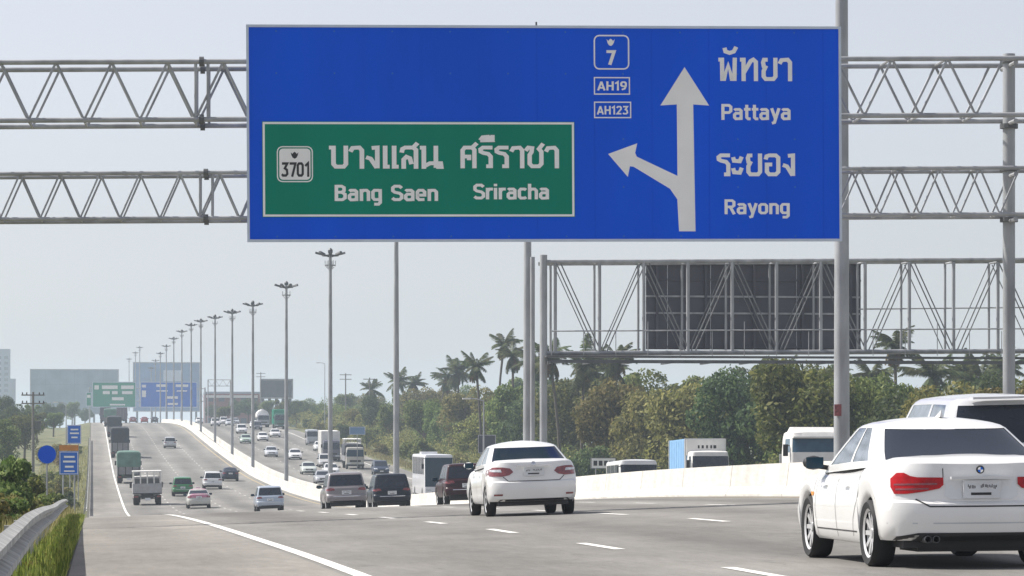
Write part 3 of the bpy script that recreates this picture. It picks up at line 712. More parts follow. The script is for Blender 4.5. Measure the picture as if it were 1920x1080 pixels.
def wheel_meshes(r, wd, spokes):
    k = (r, wd, spokes)
    if k in _wm: return _wm[k]
    h = wd / 2; ri = r * .74
    ty = MB().lathe([(ri, -h * .85), (r * .93, -h), (r, -h * .7), (r, h * .7), (r * .93, h), (ri, h * .85)], 'x', 26).mesh('tyre', M['black'], 40)
    rm = MB().lathe([(ri, -h * .8), (ri * .94, h * .5), (ri * .9, h * .2)], 'x', 26)
    rm.lathe([(ri * 1.0, h * .84), (ri * .9, h * .7)], 'x', 26)
    rm.lathe([(.001, h * .6), (ri * .2, h * .62), (ri * .22, h * .3)], 'x', 12)
    for i in range(spokes):
        q = 2 * math.pi * i / spokes; c, s_ = math.cos(q), math.sin(q); wsp = .045 if spokes > 6 else .07
        a = [(h * .5, ri * .15 * c - wsp / 2 * s_, ri * .15 * s_ + wsp / 2 * c), (h * .5, ri * .15 * c + wsp / 2 * s_, ri * .15 * s_ - wsp / 2 * c),
             (h * .66, ri * .95 * c + wsp / 2 * s_, ri * .95 * s_ - wsp / 2 * c), (h * .66, ri * .95 * c - wsp / 2 * s_, ri * .95 * s_ + wsp / 2 * c)]
        rm.add(a + [(x - .03, y, z) for x, y, z in a], [(0, 1, 2, 3), (0, 4, 5, 1), (2, 6, 7, 3), (1, 5, 6, 2), (3, 7, 4, 0)])
    rim = rm.mesh('rim', M['rim'], 30)
    hub = MB().lathe([(ri * .98, -h * .3), (.001, -h * .3)], 'x', 20).mesh('brake_backing', M['trim'])
    hub2 = MB().lathe([(ri * .96, h * .05), (.001, h * .05)], 'x', 20).mesh('brake_disc', M['steel_d'])
    _wm[k] = (ty, rim, hub2); return _wm[k]
def add_wheels(root, ys, x, r, wd, spokes=10):
    ty, rim, hub = wheel_meshes(r, wd, spokes)
    for y in ys:
        for sg_ in (1, -1):
            o = link('wheel', ty, root, (sg_ * x, y, r), (0, 0, 0 if sg_ > 0 else math.pi))
            link('rim', rim, o); link('brake_disc', hub, o)

def car(name, S, label, cat, mats):
    """S: the numbers of a body type; local +y is forwards, origin on the ground"""
    root = thing(name, label, cat)
    L, w = S['L'], S['w']; yr, yf = -L / 2, L / 2
    yw = (yr + S['oh'], yr + S['oh'] + S['wb']); ar = S['ar']; r = S['r']
    zt_y, zt_z = zip(*S['top'])
    zt = lambda y: float(np.interp(y, zt_y, zt_z))
    sill, bump = S.get('sill', .24), S.get('bump', .26)
    def zb(y):
        for c in yw:
            if abs(y - c) < ar - 1e-4: return max(sill, r + math.sqrt(ar * ar - (y - c) ** 2))
        if y < yw[0] - ar or y > yw[1] + ar: return bump
        return sill
    ryr, ryf = S['ryr'], S['ryf']; st = []
    for c in yw:
        st += [c - ar * math.cos(R(a)) for a in (0.5, 10, 25, 42, 60, 76, 90, 104, 120, 138, 155, 170, 179.5)]
    st += [c0 for c0 in (yw[0] + ar + .1, -.3, .1, .5, yw[1] - ar - .1) if yw[0] + ar < c0 < yw[1] - ar]
    st = sorted(y for y in st if yr + ryr + .16 < y < yf - ryf - .01)
    lev = []
    for f, ws, dr, df in S['lev']:
        lev.append((w * ws, yr + dr, yf - df, (lambda f: lambda y: zb(y) + f * (zt(y) - zb(y)))(f)))
    lower = shell(lev, ryr, ryf, S.get('n', 3.2), st, 14, S.get('crown', .04), lambda *a: 'body', frac=False)
    g = S['gh']; vv = [0, .16, .36, .58, .79, .885, .95, 1.0]; glev = []
    tb = [1, .985, .95, .9, .85, .825, .79, .72]
    for v, tw in zip(vv, tb):
        wv = g['w0'] * (1 - (1 - tw) * g['tum'])
        y0 = g['yr0'] + (g['yr1'] - g['yr0']) * (v ** g.get('er', 1)); y1 = g['yf0'] + (g['yf1'] - g['yf0']) * v
        if v > .9: y0 += .04 * (v - .9) * 10; y1 -= .06 * (v - .9) * 10
        def zf(y, v=v):
            u = (y - g['ypk']); zr = g['zr'] - g.get('arc', .03) * u * u; zb_ = g['zb'] + g.get('wedge', 0) * (y - g['ypk']); return zb_ + v * (zr - zb_)
        glev.append((wv, y0, y1, zf))
    p0, p1 = g.get('c', .1), g.get('a', .97); B = g.get('b', [.5])
    stf = sorted(set([.0, p0, p1, 1.0] + [x for b in B for x in (b - .022, b + .022)] + [p0 * .5, (p0 + B[0]) / 2, (p1 + B[-1]) / 2]))
    xr_, xf_ = g.get('xr', .9), g.get('xf', .93)
    def cls(reg, xf, sf, i, sg_):
        if not 1 <= i <= 4: return 'body'
        if reg == 'rear': return 'rear_window' if xf < xr_ else 'body'
        if reg == 'front': return 'windscreen' if xf < xf_ else 'body'
        if sf < p0 or sf > p1 or any(abs(sf - b) < .02 for b in B): return 'body'
        k = sum(sf > b for b in B); return 'side_window_%d_%d' % (k, sg_)
    upper = shell(glev, g.get('ryr', .16), g.get('ryf', .2), g.get('n', 4.5), stf, 16, g.get('crown', .035), cls)
    body = lower['body']; body.add(upper['body'].v, upper['body'].f)
    me = clean(body, 'body', mats['paint']); bo = link('body', me, root)
    for k, mb in upper.items():
        if k == 'body': continue
        nm = k.rsplit('_', 2)[0] if k.startswith('side') else k
        mm = mats.get('side_glass', M['glass']) if nm == 'side_window' else (mats.get('rear_glass', M['glass']) if nm == 'rear_window' else M['glass'])
        link(nm, clean(mb, nm, mm, .004), root)
    bm = bmesh.new(); bm.from_mesh(me); bvh = BVHTree.FromBMesh(bm); bm.free()
    MB().box((-w + .2, yr + .25, .2), (w - .2, yf - .2, .5)).build('underbody', M['trim'], root)
    add_wheels(root, yw, w - S.get('wdt', .2) / 2 - .012, r, S.get('wdt', .2), S.get('spokes', 10))
    return root, bvh
def mirrored(p): return [(-a, b) for a, b in p]
def plate(root, bvh, z, end, wd=.42, h=.17, marks=True, parent_off=.012):
    o = bvh.ray_cast(Vector((0, -9 if end == 'rear' else 9, z)), Vector((0, 1 if end == 'rear' else -1, 0)))[0]
    sg_ = -1 if end == 'rear' else 1
    y = o.y + sg_ * .03
    pl = MB().cbox((0, y, z), (wd, .02, h)).build('number_plate', M['plate'], root)
    if marks:
        mb = MB(); y2 = y + sg_ * .0115
        rq = random.Random(int(z * 1000)); hh_ = h * .34
        def bar(xa, xb, za, zb2): mb.add([(xa, y2, za), (xb, y2, za), (xb, y2, zb2), (xa, y2, zb2)], [(0, 1, 2, 3) if sg_ < 0 else (3, 2, 1, 0)])
        for k in range(7):
            x = -wd * .38 + k * wd * .115
            if k == 2: continue
            for q_ in range(3):
                za = z + rq.uniform(0, .4) * hh_; bar(x + q_ * .012, x + q_ * .012 + .007, za, za + rq.uniform(.35, .6) * hh_)
        mb.add([(-wd * .3, y2, z - .055), (wd * .25, y2, z - .055), (wd * .25, y2, z - .03), (-wd * .3, y2, z - .03)], [(0, 1, 2, 3) if sg_ < 0 else (3, 2, 1, 0)])
        tag(mb.build('plate_lettering', M['ink'], pl), kind='stuff')
    return y
def mirror(root, x, y, z, m, sg_, k=1.0):
    mb = MB(); c = Vector((sg_ * x, y, z))
    prof = [(0, .02), (.07 * k, .0), (.105 * k, .05), (.1 * k, .11), (.04 * k, .15), (0, .155)]
    mb.lathe([(a, -b) for a, b in prof], 'y', 12)
    mb.v = [(c.x + vx * 1.25, c.y - vy * 1.1, c.z + vz * .85) for vx, vy, vz in mb.v]
    o = mb.build('door_mirror', m, root, smooth=50, fixn=True)
    MB().box((c.x - .11 * k, c.y - .012, c.z - .07 * k), (c.x + .11 * k, c.y - .004, c.z + .07 * k)).build('mirror_glass', M['glass_b'], o)
    MB().tube((c.x - sg_ * .2, c.y + .04, c.z - .06), (c.x, c.y + .06, c.z - .03), .025).build('mirror_arm', M['trim'], root)
def line_decal(bvh, root, pts, axis, wd=.012, m='trim', name='shut_line'):
    for i in range(len(pts) - 1):
        a, b = Vector(pts[i]), Vector(pts[i + 1]); d = (b - a).normalized(); nn = Vector((-d.y, d.x)) * wd / 2
        decal(bvh, name, [a + nn, a - nn, b - nn, b + nn], axis, M[m], root, .003, 3)

SEDAN_LEV = [(0, .93, .10, .10), (.06, .965, .035, .04), (.2, .985, .008, .01), (.36, .995, 0, 0), (.47, 1.0, .012, .02), (.50, 1.0, .05, .05), (.62, .994, .062, .07), (.78, .974, .078, .10), (.88, .945, .09, .15), (.95, .90, .095, .2), (1, .81, .15, .28)]
def dcar(name, label, cat, S, mats, detail=True, end='rear'):
    root, bvh = car(name, S, label, cat, mats)
    return root, bvh
def std_rear(root, bvh, S, zt0, zt1, x0, x1, red='red', plate_z=.72, dark=.34):
    w = S['w']
    for sgn, nm in ((1, 'tail_light'), (-1, 'tail_light')):
        p = [(x0, zt0 + .03), (x1 - .05, zt0), (w - .004, zt0 + .03), (w - .004, zt1 - .03), (x1 - .1, zt1), (x0 + .06, zt1 - .02)]
        decal(bvh, nm, [(sgn * a, b) for a, b in p], 'rear', M[red], root, .008, 3)
    if dark: decal(bvh, 'lower_bumper', [(-w * .86, .27), (w * .86, .27), (w * .8, dark), (-w * .8, dark)], 'rear', M['trim'], root, .006, 3)
    plate(root, bvh, plate_z, 'rear')
def std_front(root, bvh, S, zh, grille=True, zg=.62):
    w = S['w']
    for sgn in (1, -1):
        decal(bvh, 'headlight', [(sgn * a, b) for a, b in ((.42, zh - .05), (w - .03, zh - .02), (w - .012, zh + .09), (.5, zh + .07))], 'front', M['lamp'], root, .008, 3)
    decal(bvh, 'grille', [(-.42, zg - .1), (.42, zg - .1), (.46, zg + .06), (-.46, zg + .06)], 'front', M['trim'], root, .006, 3)
    decal(bvh, 'lower_intake', [(-.6, .28), (.6, .28), (.55, .4), (-.55, .4)], 'front', M['trim'], root, .006, 3)
    plate(root, bvh, .5, 'front', .4, .14, False)

# ---- the white saloon at the right edge
S_SAL = dict(L=4.54, w=.91, oh=.99, wb=2.76, ar=.355, r=.325, wdt=.225, ryr=.52, ryf=.4, n=2.75, crown=.035, sill=.22, bump=.27,
             top=[(-2.27, 1.0), (-2.15, 1.04), (-1.75, 1.06), (-1.3, 1.02), (-.6, .945), (.2, .92), (.75, .93), (1.3, .90), (2.0, .79), (2.27, .66)],
             lev=SEDAN_LEV,
             gh=dict(w0=.83, tum=1.22, yr0=-1.76, yr1=-.86, yf0=1.2, yf1=.32, zb=.93, zr=1.405, ypk=-.15, arc=.034, wedge=-.035, c=.13, a=.985, b=[.5], xr=.92, ryr=.36, ryf=.36, n=3.1, crown=.055))
def build_saloon():
    root, bvh = car('saloon_car', S_SAL, 'white saloon with red tail lights filling the lower right corner', 'car',
                    dict(paint=paint((.78, .78, .765)), rear_glass=M['glass'], side_glass=M['glass_l']))
    w = .91
    for sgn in (-1, 1):
        P_ = [(.36, .80), (.40, .765), (.55, .735), (.70, .715), (.80, .715), (.825, .78), (.822, .86), (.77, .915), (.71, .915), (.66, .885), (.60, .872), (.36, .868)]
        tl = decal(bvh, 'tail_light', [(sgn * a, b) for a, b in P_], 'rear', M['red'], root, .010, 3)
        decal(bvh, 'light_bar', [(sgn * a, b) for a, b in [(.42, .80), (.80, .795), (.80, .812), (.42, .817)]], 'rear', M['red_d'], tl, .013, 3)
        decal(bvh, 'light_bar', [(sgn * a, b) for a, b in [(.5, .755), (.79, .75), (.79, .767), (.5, .77)]], 'rear', M['red_d'], tl, .013, 3)
    decal(bvh, 'plate_recess_shade', [(-.30, .66), (.30, .66), (.36, .70), (.33, .84), (-.33, .84), (-.36, .70)], 'rear', paint((.72, .73, .74)), root, .004, 3)  # recess shade painted as a greyer tone on the flat bodywork
    y = plate(root, bvh, .755, 'rear', .36, .17)
    MB().box((-.3, y - .03, .852), (.3, y + .02, .876)).build('plate_light_strip', paint((.7, .71, .72)), root)
    line_decal(bvh, root, [(-.62, .665), (-.5, .595), (.5, .595), (.62, .665)], 'rear', .014)
    line_decal(bvh, root, [(-.36, .955), (-.36, .868)], 'rear', .008)
    c = bvh.ray_cast(Vector((0, -9, .94)), Vector((0, 1, 0)))[0]
    bd = MB().lathe([(.001, -.012), (.037, -.01), (.041, 0)], 'y', 18, (0, c.y, .94)).build('badge', M['ink'], root)
    for q, mm in ((0, 'blue2'), (90, 'white'), (180, 'blue2'), (270, 'white')):
        MB().add([(0, c.y - .0135, .94)] + [(.027 * math.cos(R(q + k * 22.5)), c.y - .0135, .94 + .027 * math.sin(R(q + k * 22.5))) for k in range(5)], [(0, 1, 2, 3, 4, 5)]).build('badge_quarter', M[mm], bd)
    # bumper: dark lower valance, painted crease shade, exhaust
    decal(bvh, 'lower_valance', [(-.80, .26), (.80, .26), (.78, .31), (.6, .345), (-.6, .345), (-.78, .31)], 'rear', M['trim'], root, .006, 3)
    decal(bvh, 'bumper_crease_shade', [(-.86, .43), (.86, .43), (.86, .442), (-.86, .442)], 'rear', paint((.5, .52, .55)), root, .003, 3)  # shade under the crease, drawn as a grey line with no relief
    for x in (-.52, -.44):
        MB().lathe([(.03, 0), (.035, 0), (.035, .2), (.03, .2)], 'y', 12, (x, -2.23, .285), closed=True).build('exhaust_tip', M['steel_d'], root)
    decal(bvh, 'exhaust_cutout', [(-.62, .27), (-.36, .27), (-.38, .345), (-.58, .345)], 'rear', M['ink'], root, .009, 3)
    MB().box((-.55, -1.95, .16), (.55, -1.2, .26)).build('rear_silencer', M['trim'], root)
    for y0 in (-.42, .62): decal(bvh, 'door_handle', [(y0 - .1, .765), (y0 + .1, .765), (y0 + .1, .80), (y0 - .1, .80)], 'left', paint((.6, .6, .6)), root, .028, 1)
    for sd_ in ('left', 'right'):
        line_decal(bvh, root, [(-.98, .92), (-.98, .72), (-.72, .45), (-.66, .28)], sd_, .01)
        line_decal(bvh, root, [(.08, .92), (.05, .26)], sd_, .01); line_decal(bvh, root, [(1.0, .9), (1.03, .5), (.98, .26)], sd_, .01)
        line_decal(bvh, root, [(-1.1, .33), (1.0, .33)], sd_, .012)
    decal(bvh, 'wing_vent', [(1.12, .66), (1.2, .66), (1.2, .70), (1.12, .70)], 'left', M['amber'], root, .006, 1)
    for sgn in (-1, 1): mirror(root, .96, .80, 1.0, M['trim'], sgn, .82)
    fin = bvh.ray_cast(Vector((0, -.62, 9)), Vector((0, 0, -1)))[0]
    MB().add([(-.02, -.72, fin.z), (.02, -.72, fin.z), (.02, -.52, fin.z), (-.02, -.52, fin.z), (0, -.7, fin.z + .07)], [(0, 1, 4), (1, 2, 4), (2, 3, 4), (3, 0, 4)]).build('roof_aerial', paint((.78, .78, .765)), root)
    std_front(root, bvh, S_SAL, .64)
    return root
def place(o, t, s, oncoming=False, dr=0.0):
    o.location = (t, s, road_z(s, t))
    a, b = road_z(s - 1.3, t), road_z(s + 1.3, t); pitch = math.atan2(b - a, 2.6)
    cr = math.atan(float(np.interp(s, _gs, _gc))) if t < 18.2 else 0.0
    if oncoming: o.rotation_euler = (-pitch, 0, math.pi + dr)
    else: o.rotation_euler = (pitch, -cr, dr)
    return o
sal = build_saloon(); place(sal, 8.36, 33.75)

# ---- the compact saloon in the middle
S_COM = dict(L=4.54, w=.88, oh=1.0, wb=2.6, ar=.34, r=.31, wdt=.19, ryr=.5, ryf=.42, n=2.9, crown=.03, spokes=7, bump=.29,
             top=[(-2.27, 1.06), (-2.12, 1.09), (-1.75, 1.09), (-1.3, 1.05), (-.6, .98), (.2, .95), (.75, .955), (1.3, .92), (2.0, .79), (2.27, .66)], lev=SEDAN_LEV,
             gh=dict(w0=.815, tum=1.15, yr0=-1.8, yr1=-.9, yf0=1.3, yf1=.35, zb=.945, zr=1.415, ypk=-.15, arc=.034, wedge=-.03, c=.13, a=.985, b=[.5], xr=.92, ryr=.34, ryf=.34, n=3.2, crown=.07))
com, bvh = car('saloon_car', S_COM, 'white compact saloon with dark rear window in mid road near the camera', 'car', dict(paint=paint((.77, .77, .76)), side_glass=M['glass_l']))
for sgn in (-1, 1):
    tl = decal(bvh, 'tail_light', [(sgn * a, b) for a, b in [(.40, .86), (.48, .80), (.62, .775), (.876, .79), (.876, .9), (.78, .96), (.6, .955), (.46, .93)]], 'rear', M['red_d'], com, .010, 3)
    decal(bvh, 'reverse_lens', [(sgn * a, b) for a, b in [(.62, .86), (.84, .875), (.84, .915), (.64, .915)]], 'rear', M['lamp'], tl, .014, 3)
    decal(bvh, 'bumper_reflector', [(sgn * a, b) for a, b in [(.62, .40), (.78, .40), (.78, .435), (.62, .435)]], 'rear', M['red_d'], com, .008, 2)
    mirror(com, .93, .80, 1.02, paint((.77, .77, .76)), sgn, .8)
plate(com, bvh, .86, 'rear', .40, .17)
MB().box((-.36, -2.29, .965), (.36, -2.22, .99)).build('plate_light_strip', M['chrome'], com)
line_decal(bvh, com, [(-.6, .77), (-.5, .68), (.5, .68), (.6, .77)], 'rear', .014)
decal(bvh, 'lower_valance', [(-.72, .28), (.72, .28), (.66, .33), (-.66, .33)], 'rear', M['trim'], com, .006, 3)
decal(bvh, 'badge', [(.045 * math.cos(k * .524) , 1.02 + .035 * math.sin(k * .524)) for k in range(12)], 'rear', M['chrome'], com, .01, 1)
for sd_ in ('left', 'right'):
    line_decal(bvh, com, [(-.95, .95), (-.95, .7), (-.7, .45), (-.64, .28)], sd_, .01); line_decal(bvh, com, [(.1, .95), (.08, .27)], sd_, .01)
for y0 in (-.42, .62): decal(bvh, 'door_handle', [(y0 - .1, .79), (y0 + .1, .79), (y0 + .1, .825), (y0 - .1, .825)], 'left', paint((.7, .7, .7)), com, .025, 1)
std_front(com, bvh, S_COM, .66)
place(com, 8.55, 68.0)

# ---- estate / people carriers and sport utility cars
SUV_LEV = [(0, .93, .10, .10), (.07, .965, .03, .04), (.25, .99, 0, .0), (.4, 1.0, 0, 0), (.5, 1.0, .03, .03), (.53, 1.0, .07, .05), (.68, .998, .08, .07), (.82, .985, .09, .10), (.93, .965, .11, .15), (.98, .94, .13, .2), (1, .89, .16, .25)]
def suv_spec(L=4.7, w=.93, H=1.8, zb=1.06, r=.37):
    return dict(L=L, w=w, oh=.98, wb=2.75, ar=r + .04, r=r, wdt=.24, ryr=.34, ryf=.4, n=3.6, crown=.02, spokes=6, sill=.34, bump=.36,
                top=[(-L / 2, zb), (-L / 2 + .3, zb + .02), (0, zb), (.8, zb - .01), (1.3, zb - .04), (L / 2 - .3, zb - .14), (L / 2, zb - .28)], lev=SUV_LEV,
                gh=dict(w0=w * .93, tum=.75, yr0=-L / 2 + .13, yr1=-L / 2 + .42, yf0=1.28, yf1=.42, zb=zb - .05, zr=H, ypk=-.4, arc=.015, c=.06, a=.985, b=[.32, .62], xr=.9, ryr=.16, ryf=.26, n=5))
S_SUV = suv_spec(4.85, .94, 1.78, 1.08); S_SUV['gh'].update(b=[.46], c=.1, tum=1.0, n=3.8, ryr=.24, crown=.05)
suv, bvh = car('sport_utility_car', S_SUV, 'white sport utility car with dark rear window cut off behind the near saloon', 'car', dict(paint=paint((.6, .61, .63)), side_glass=M['glass_l']))
std_rear(suv, bvh, S_SUV, .82, 1.04, .66, .9, 'red', .86)
for sgn in (-1, 1): mirror(suv, 1.02, .95, 1.15, M['trim'], sgn)
MB().box((-.5, -2.2, 1.74), (.5, -1.98, 1.77)).build('roof_spoiler', paint((.6, .61, .63)), suv)
std_front(suv, bvh, S_SUV, .78); place(suv, 12.3, 47)

S_SUV2 = suv_spec(4.6, .91, 1.68, 1.02, .35)
def suv_kind(label, col, glass=M['glass']):
    o, b_ = car('sport_utility_car', S_SUV2, label, 'car', dict(paint=paint(col), side_glass=M['glass']))
    std_rear(o, b_, S_SUV2, .86, 1.0, .5, .8, 'red_d', .78, .42)
    for sgn in (-1, 1): mirror(o, 1.0, .95, 1.1, M['trim'], sgn)
    decal(b_, 'tailgate_step', [(-.6, .6), (.6, .6), (.6, .63), (-.6, .63)], 'rear', M['chrome'], o, .008, 2)
    std_front(o, b_, S_SUV2, .76); return o
GRP_A = 'cars driving away from the camera'
svg = suv_kind('silver grey sport utility car beside the black one at the crest', (.22, .20, .21)); place(svg, 11.2, 153)
svk = suv_kind('black sport utility car right of the silver grey one at the crest', (.012, .017, .028)); place(svk, 14.1, 163)
dks = suv_kind('very dark maroon car half hidden behind the white compact saloon', (.035, .012, .016)); place(dks, 15.15, 140)

# ---- general traffic, small in the picture: body types that share meshes
S_GEN = dict(S_COM)
def recolour(o, col):
    for ch in o.children:
        if ch.name.split('.')[0] in ('body',) and ch.type == 'MESH':
            ch.material_slots[0].link = 'OBJECT'; ch.material_slots[0].material = paint(col)
    return o
gen, bvh = car('saloon_car', S_GEN, 'x', 'car', dict(paint=paint((.5, .5, .5)), side_glass=M['glass']))
std_rear(gen, bvh, S_GEN, .8, .95, .45, .8, 'red_d', .84); std_front(gen, bvh, S_GEN, .68)
for sgn in (-1, 1): mirror(gen, .96, .78, 1.03, M['trim'], sgn)
wag = suv_kind('x', (.6, .6, .6))
_first = {id(gen): True, id(wag): True}
def traffic(src, label, t, s, col, on=False, roof=None, group=None):
    o = src if _first.pop(id(src), False) else copy_tree(src)
    o['label'] = label; o['group'] = group or ('oncoming cars' if on else GRP_A)
    recolour(o, col); place(o, t, s, on); return o
traffic(wag, 'green car side by side with the pink taxi, behind the white truck', 7.9, 303, (.02, .17, .05))
tx = traffic(gen, 'pink and white taxi on the far lanes near the crest', 7.9, 257, (.5, .5, .46))
tx_roof = None
traffic(wag, 'white people carrier ahead of the pink taxi', 11.5, 331, (.66, .67, .68))
traffic(gen, 'dark blue car closest to the median barrier in the dip', 14.6, 366, (.02, .025, .045))
traffic(wag, 'silver blue car alone in mid road at the crest', 11.6, 226, (.38, .44, .52))
traffic(wag, 'small silver car climbing the far hill alone', 11.6, 517, (.42, .43, .44))
traffic(gen, 'red car on the brow of the far hill', 12.4, 822, (.35, .04, .035))
traffic(gen, 'maroon car left of the red one on the brow', 9.8, 835, (.22, .05, .05))
traffic(gen, 'dark car right of the red one on the brow', 15.1, 838, (.05, .045, .045))
# pink roof of the taxi
def taxi_roof(o):
    bo = [c for c in o.children if c.name.split('.')[0] == 'body'][0]
    bm = bmesh.new(); bm.from_mesh(bo.data); bv = BVHTree.FromBMesh(bm); bm.free()
    decal(bv, 'pink_roof', [(-.56, -.85), (.56, -.85), (.56, .35), (-.56, .35)], 'top', paint((.5, .17, .27)), o, .006, 3)
    decal(bv, 'pink_boot', [(-.72, -2.15), (.72, -2.15), (.72, -1.75), (-.72, -1.75)], 'top', paint((.5, .17, .27)), o, .006, 3)
    decal(bv, 'pink_tail_panel', [(-.72, .82), (.72, .82), (.66, 1.04), (-.66, 1.04)], 'rear', paint((.5, .17, .27)), o, .012, 3)
    MB().box((-.16, -.2, 1.5), (.16, -.05, 1.6)).build('roof_sign', M['cream'], o)
ONC = [('white green car nearest the median among the oncoming cars', gen, 25.0, 398, (.55, .6, .55)), ('white oncoming car just above the white green one', gen, 27.2, 462, (.7, .7, .7)),
       ('pale green oncoming car left of the sixth lighting column', gen, 24.3, 546, (.4, .5, .42)), ('white oncoming car right of the sixth lighting column', gen, 27.8, 562, (.75, .75, .74)),
       ('white oncoming car beside the minibus on the hill', gen, 33.6, 508, (.74, .74, .74)), ('white oncoming car behind the fourth lighting column', gen, 27.2, 392, (.72, .72, .72)),
       ('dark blue oncoming car above the black sport utility car', wag, 33.4, 398, (.03, .045, .08)), ('pale oncoming car high on the hill near the brow, leftmost', wag, 24.6, 690, (.6, .6, .6)),
       ('silver oncoming car high on the hill near the brow, second from left', gen, 27.9, 700, (.5, .52, .55)), ('white oncoming car high on the hill near the brow, third from left', wag, 28.2, 740, (.72, .72, .72)),
       ('grey oncoming car high on the hill near the brow, rightmost', gen, 31.5, 760, (.4, .42, .44)), ('white oncoming car at the very brow beside the ninth lighting column', gen, 24.5, 790, (.7, .7, .7))]
ONC += [('grey oncoming car low between the fourth and fifth lighting columns', gen, 23.6, 352, (.35, .36, .38)), ('silver oncoming car left of the beige truck', wag, 29.0, 428, (.5, .5, .5)), ('white oncoming car high left of the dark windowed van', gen, 31.2, 588, (.7, .7, .7)),
        ('dark oncoming car high left of the tank truck', wag, 30.6, 640, (.08, .08, .1)), ('white oncoming car behind the sixth lighting column', wag, 26.4, 610, (.7, .71, .72)), ('pale oncoming car just right of the fifth lighting column', gen, 24.6, 474, (.55, .57, .6)), ('white oncoming car next to the green truck', gen, 31.6, 672, (.72, .72, .72))]
for lab, src, t, s, c in ONC: traffic(src, lab, t, s, c, True)
taxi_roof(tx)

# ------------------------------------------------------------------ lorries, vans and buses
def box_shell(root, name, w, y0, y1, z0, z1, m, r=.05, ang=40, n=10):
    lev = [(w - r * .4, y0 + r * .4, y1 - r * .4, lambda y: z0), (w, y0, y1, lambda y: z0 + r), (w, y0, y1, lambda y: z1 - r), (w - r * .4, y0 + r * .3, y1 - r * .3, lambda y: z1 - r * .25), (w - r, y0 + r, y1 - r, lambda y: z1)]
    sh = shell(lev, .12, .12, n, [.0, .5, 1.0], 8, .02, lambda *a: 'body'); me = clean(sh['body'], name, m, 0, ang); return link(name, me, root)
def cabin(root, w, y0, y1, z0, z1, m, glass, zw0, zw1, rake=.25, sidew=True):
    zs = [z0, z0 + .06, zw0, zw1, z1 - .06, z1]
    lev = []
    for i, z in enumerate(zs):
        k = max(0, (z - zw0) / (z1 - zw0)); ww = w * (1 - .05 * k) - (.1 if i == 5 else (.03 if i == 4 else 0)) - (.03 if i == 0 else 0)
        lev.append((ww, y0 + (.05 if i == 5 else 0), y1 - rake * k - (.06 if i == 5 else 0), (lambda z: lambda y: z)(z)))
    def cls(reg, xf, sf, i, sg_):
        if i != 2: return 'body'
        if reg == 'front': return 'windscreen' if xf < .95 else 'body'
        if reg == 'side' and sidew and sf > .35: return 'side_window_0_%d' % sg_
        return 'body'
    sh = shell(lev, .1, .3, 4.5, [0, .35, .92, 1.0], 14, .03, cls)
    for k, mb in sh.items():
        if k == 'body': me = clean(mb, 'cab', m); bo = link('cab', me, root)
        else: link('windscreen' if k == 'windscreen' else 'side_window', clean(mb, 'window', glass, .004), root)
    bm = bmesh.new(); bm.from_mesh(me); bv = BVHTree.FromBMesh(bm); bm.free(); return bv
def lorry(label, w, L, cab_l, cab_h, box_h, paint_m, cargo, cat='truck', zwf=.5, name='lorry', bed_z=.95, slats=False, gl=M['glass'], group=None, r=.45):
    """L total length; cab at the front (+y)"""
    root = thing(name, label, cat, group=group); yr, yf = -L / 2, L / 2
    bv = cabin(root, w * .96, yf - cab_l, yf, .45, cab_h, paint_m, gl, .45 + (cab_h - .45) * zwf, cab_h - .28, .2)
    for sgn in (-1, 1):
        decal(bv, 'headlight', [(sgn * .5, .68), (sgn * (w * .9), .68), (sgn * (w * .9), .84), (sgn * .5, .84)], 'front', M['lamp'], root, .01, 2)
        MB().box((sgn * (w + .12) - .09, yf - .35, cab_h - .95), (sgn * (w + .12) + .09, yf - .25, cab_h - .5)).build('door_mirror', M['trim'], root)
        MB().tube((sgn * (w * .93), yf - .4, cab_h - .55), (sgn * (w + .12), yf - .3, cab_h - .55), .02, None, 6).build('mirror_arm', M['trim'], root)
    decal(bv, 'grille', [(-w * .6, .9), (w * .6, .9), (w * .6, 1.15), (-w * .6, 1.15)], 'front', M['trim'], root, .008, 2)
    MB().box((-w * .98, yf - .1, .38), (w * .98, yf + .06, .62)).build('front_bumper', M['trim'], root)
    MB().box((-.45, yr + .1, .55), (.45, yf - .3, .85)).build('chassis', M['trim'], root)
    c0, c1 = yr, yf - cab_l - .12
    if cargo: cargo(root, w, c0, c1, bed_z, box_h)
    MB().box((-w * .97, yr + .02, .62), (w * .97, yr + .12, .78)).build('rear_beam', M['trim'], root)
    for sgn in (-1, 1):
        MB().box((sgn * w * .8 - .16, yr - .03, .64), (sgn * w * .8 + .16, yr + .0175, .76)).build('tail_light', M['red_d'], root)
        MB().box((sgn * w * .72 - .24, yr + .5, .22), (sgn * w * .72 + .24, yr + .53, .75)).build('mud_flap', M['black'], root)
    MB().cbox((0, yr - .005, .5), (.44, .02, .2)).build('number_plate', M['plate'], root)
    add_wheels(root, [yf - cab_l * .55], w - .18, r, .26, 6)
    add_wheels(root, [yr + (1.5 if L > 6 else 1.1)] + ([yr + 2.75] if L > 8 else []), w - .26, r, .46, 6)
    return root
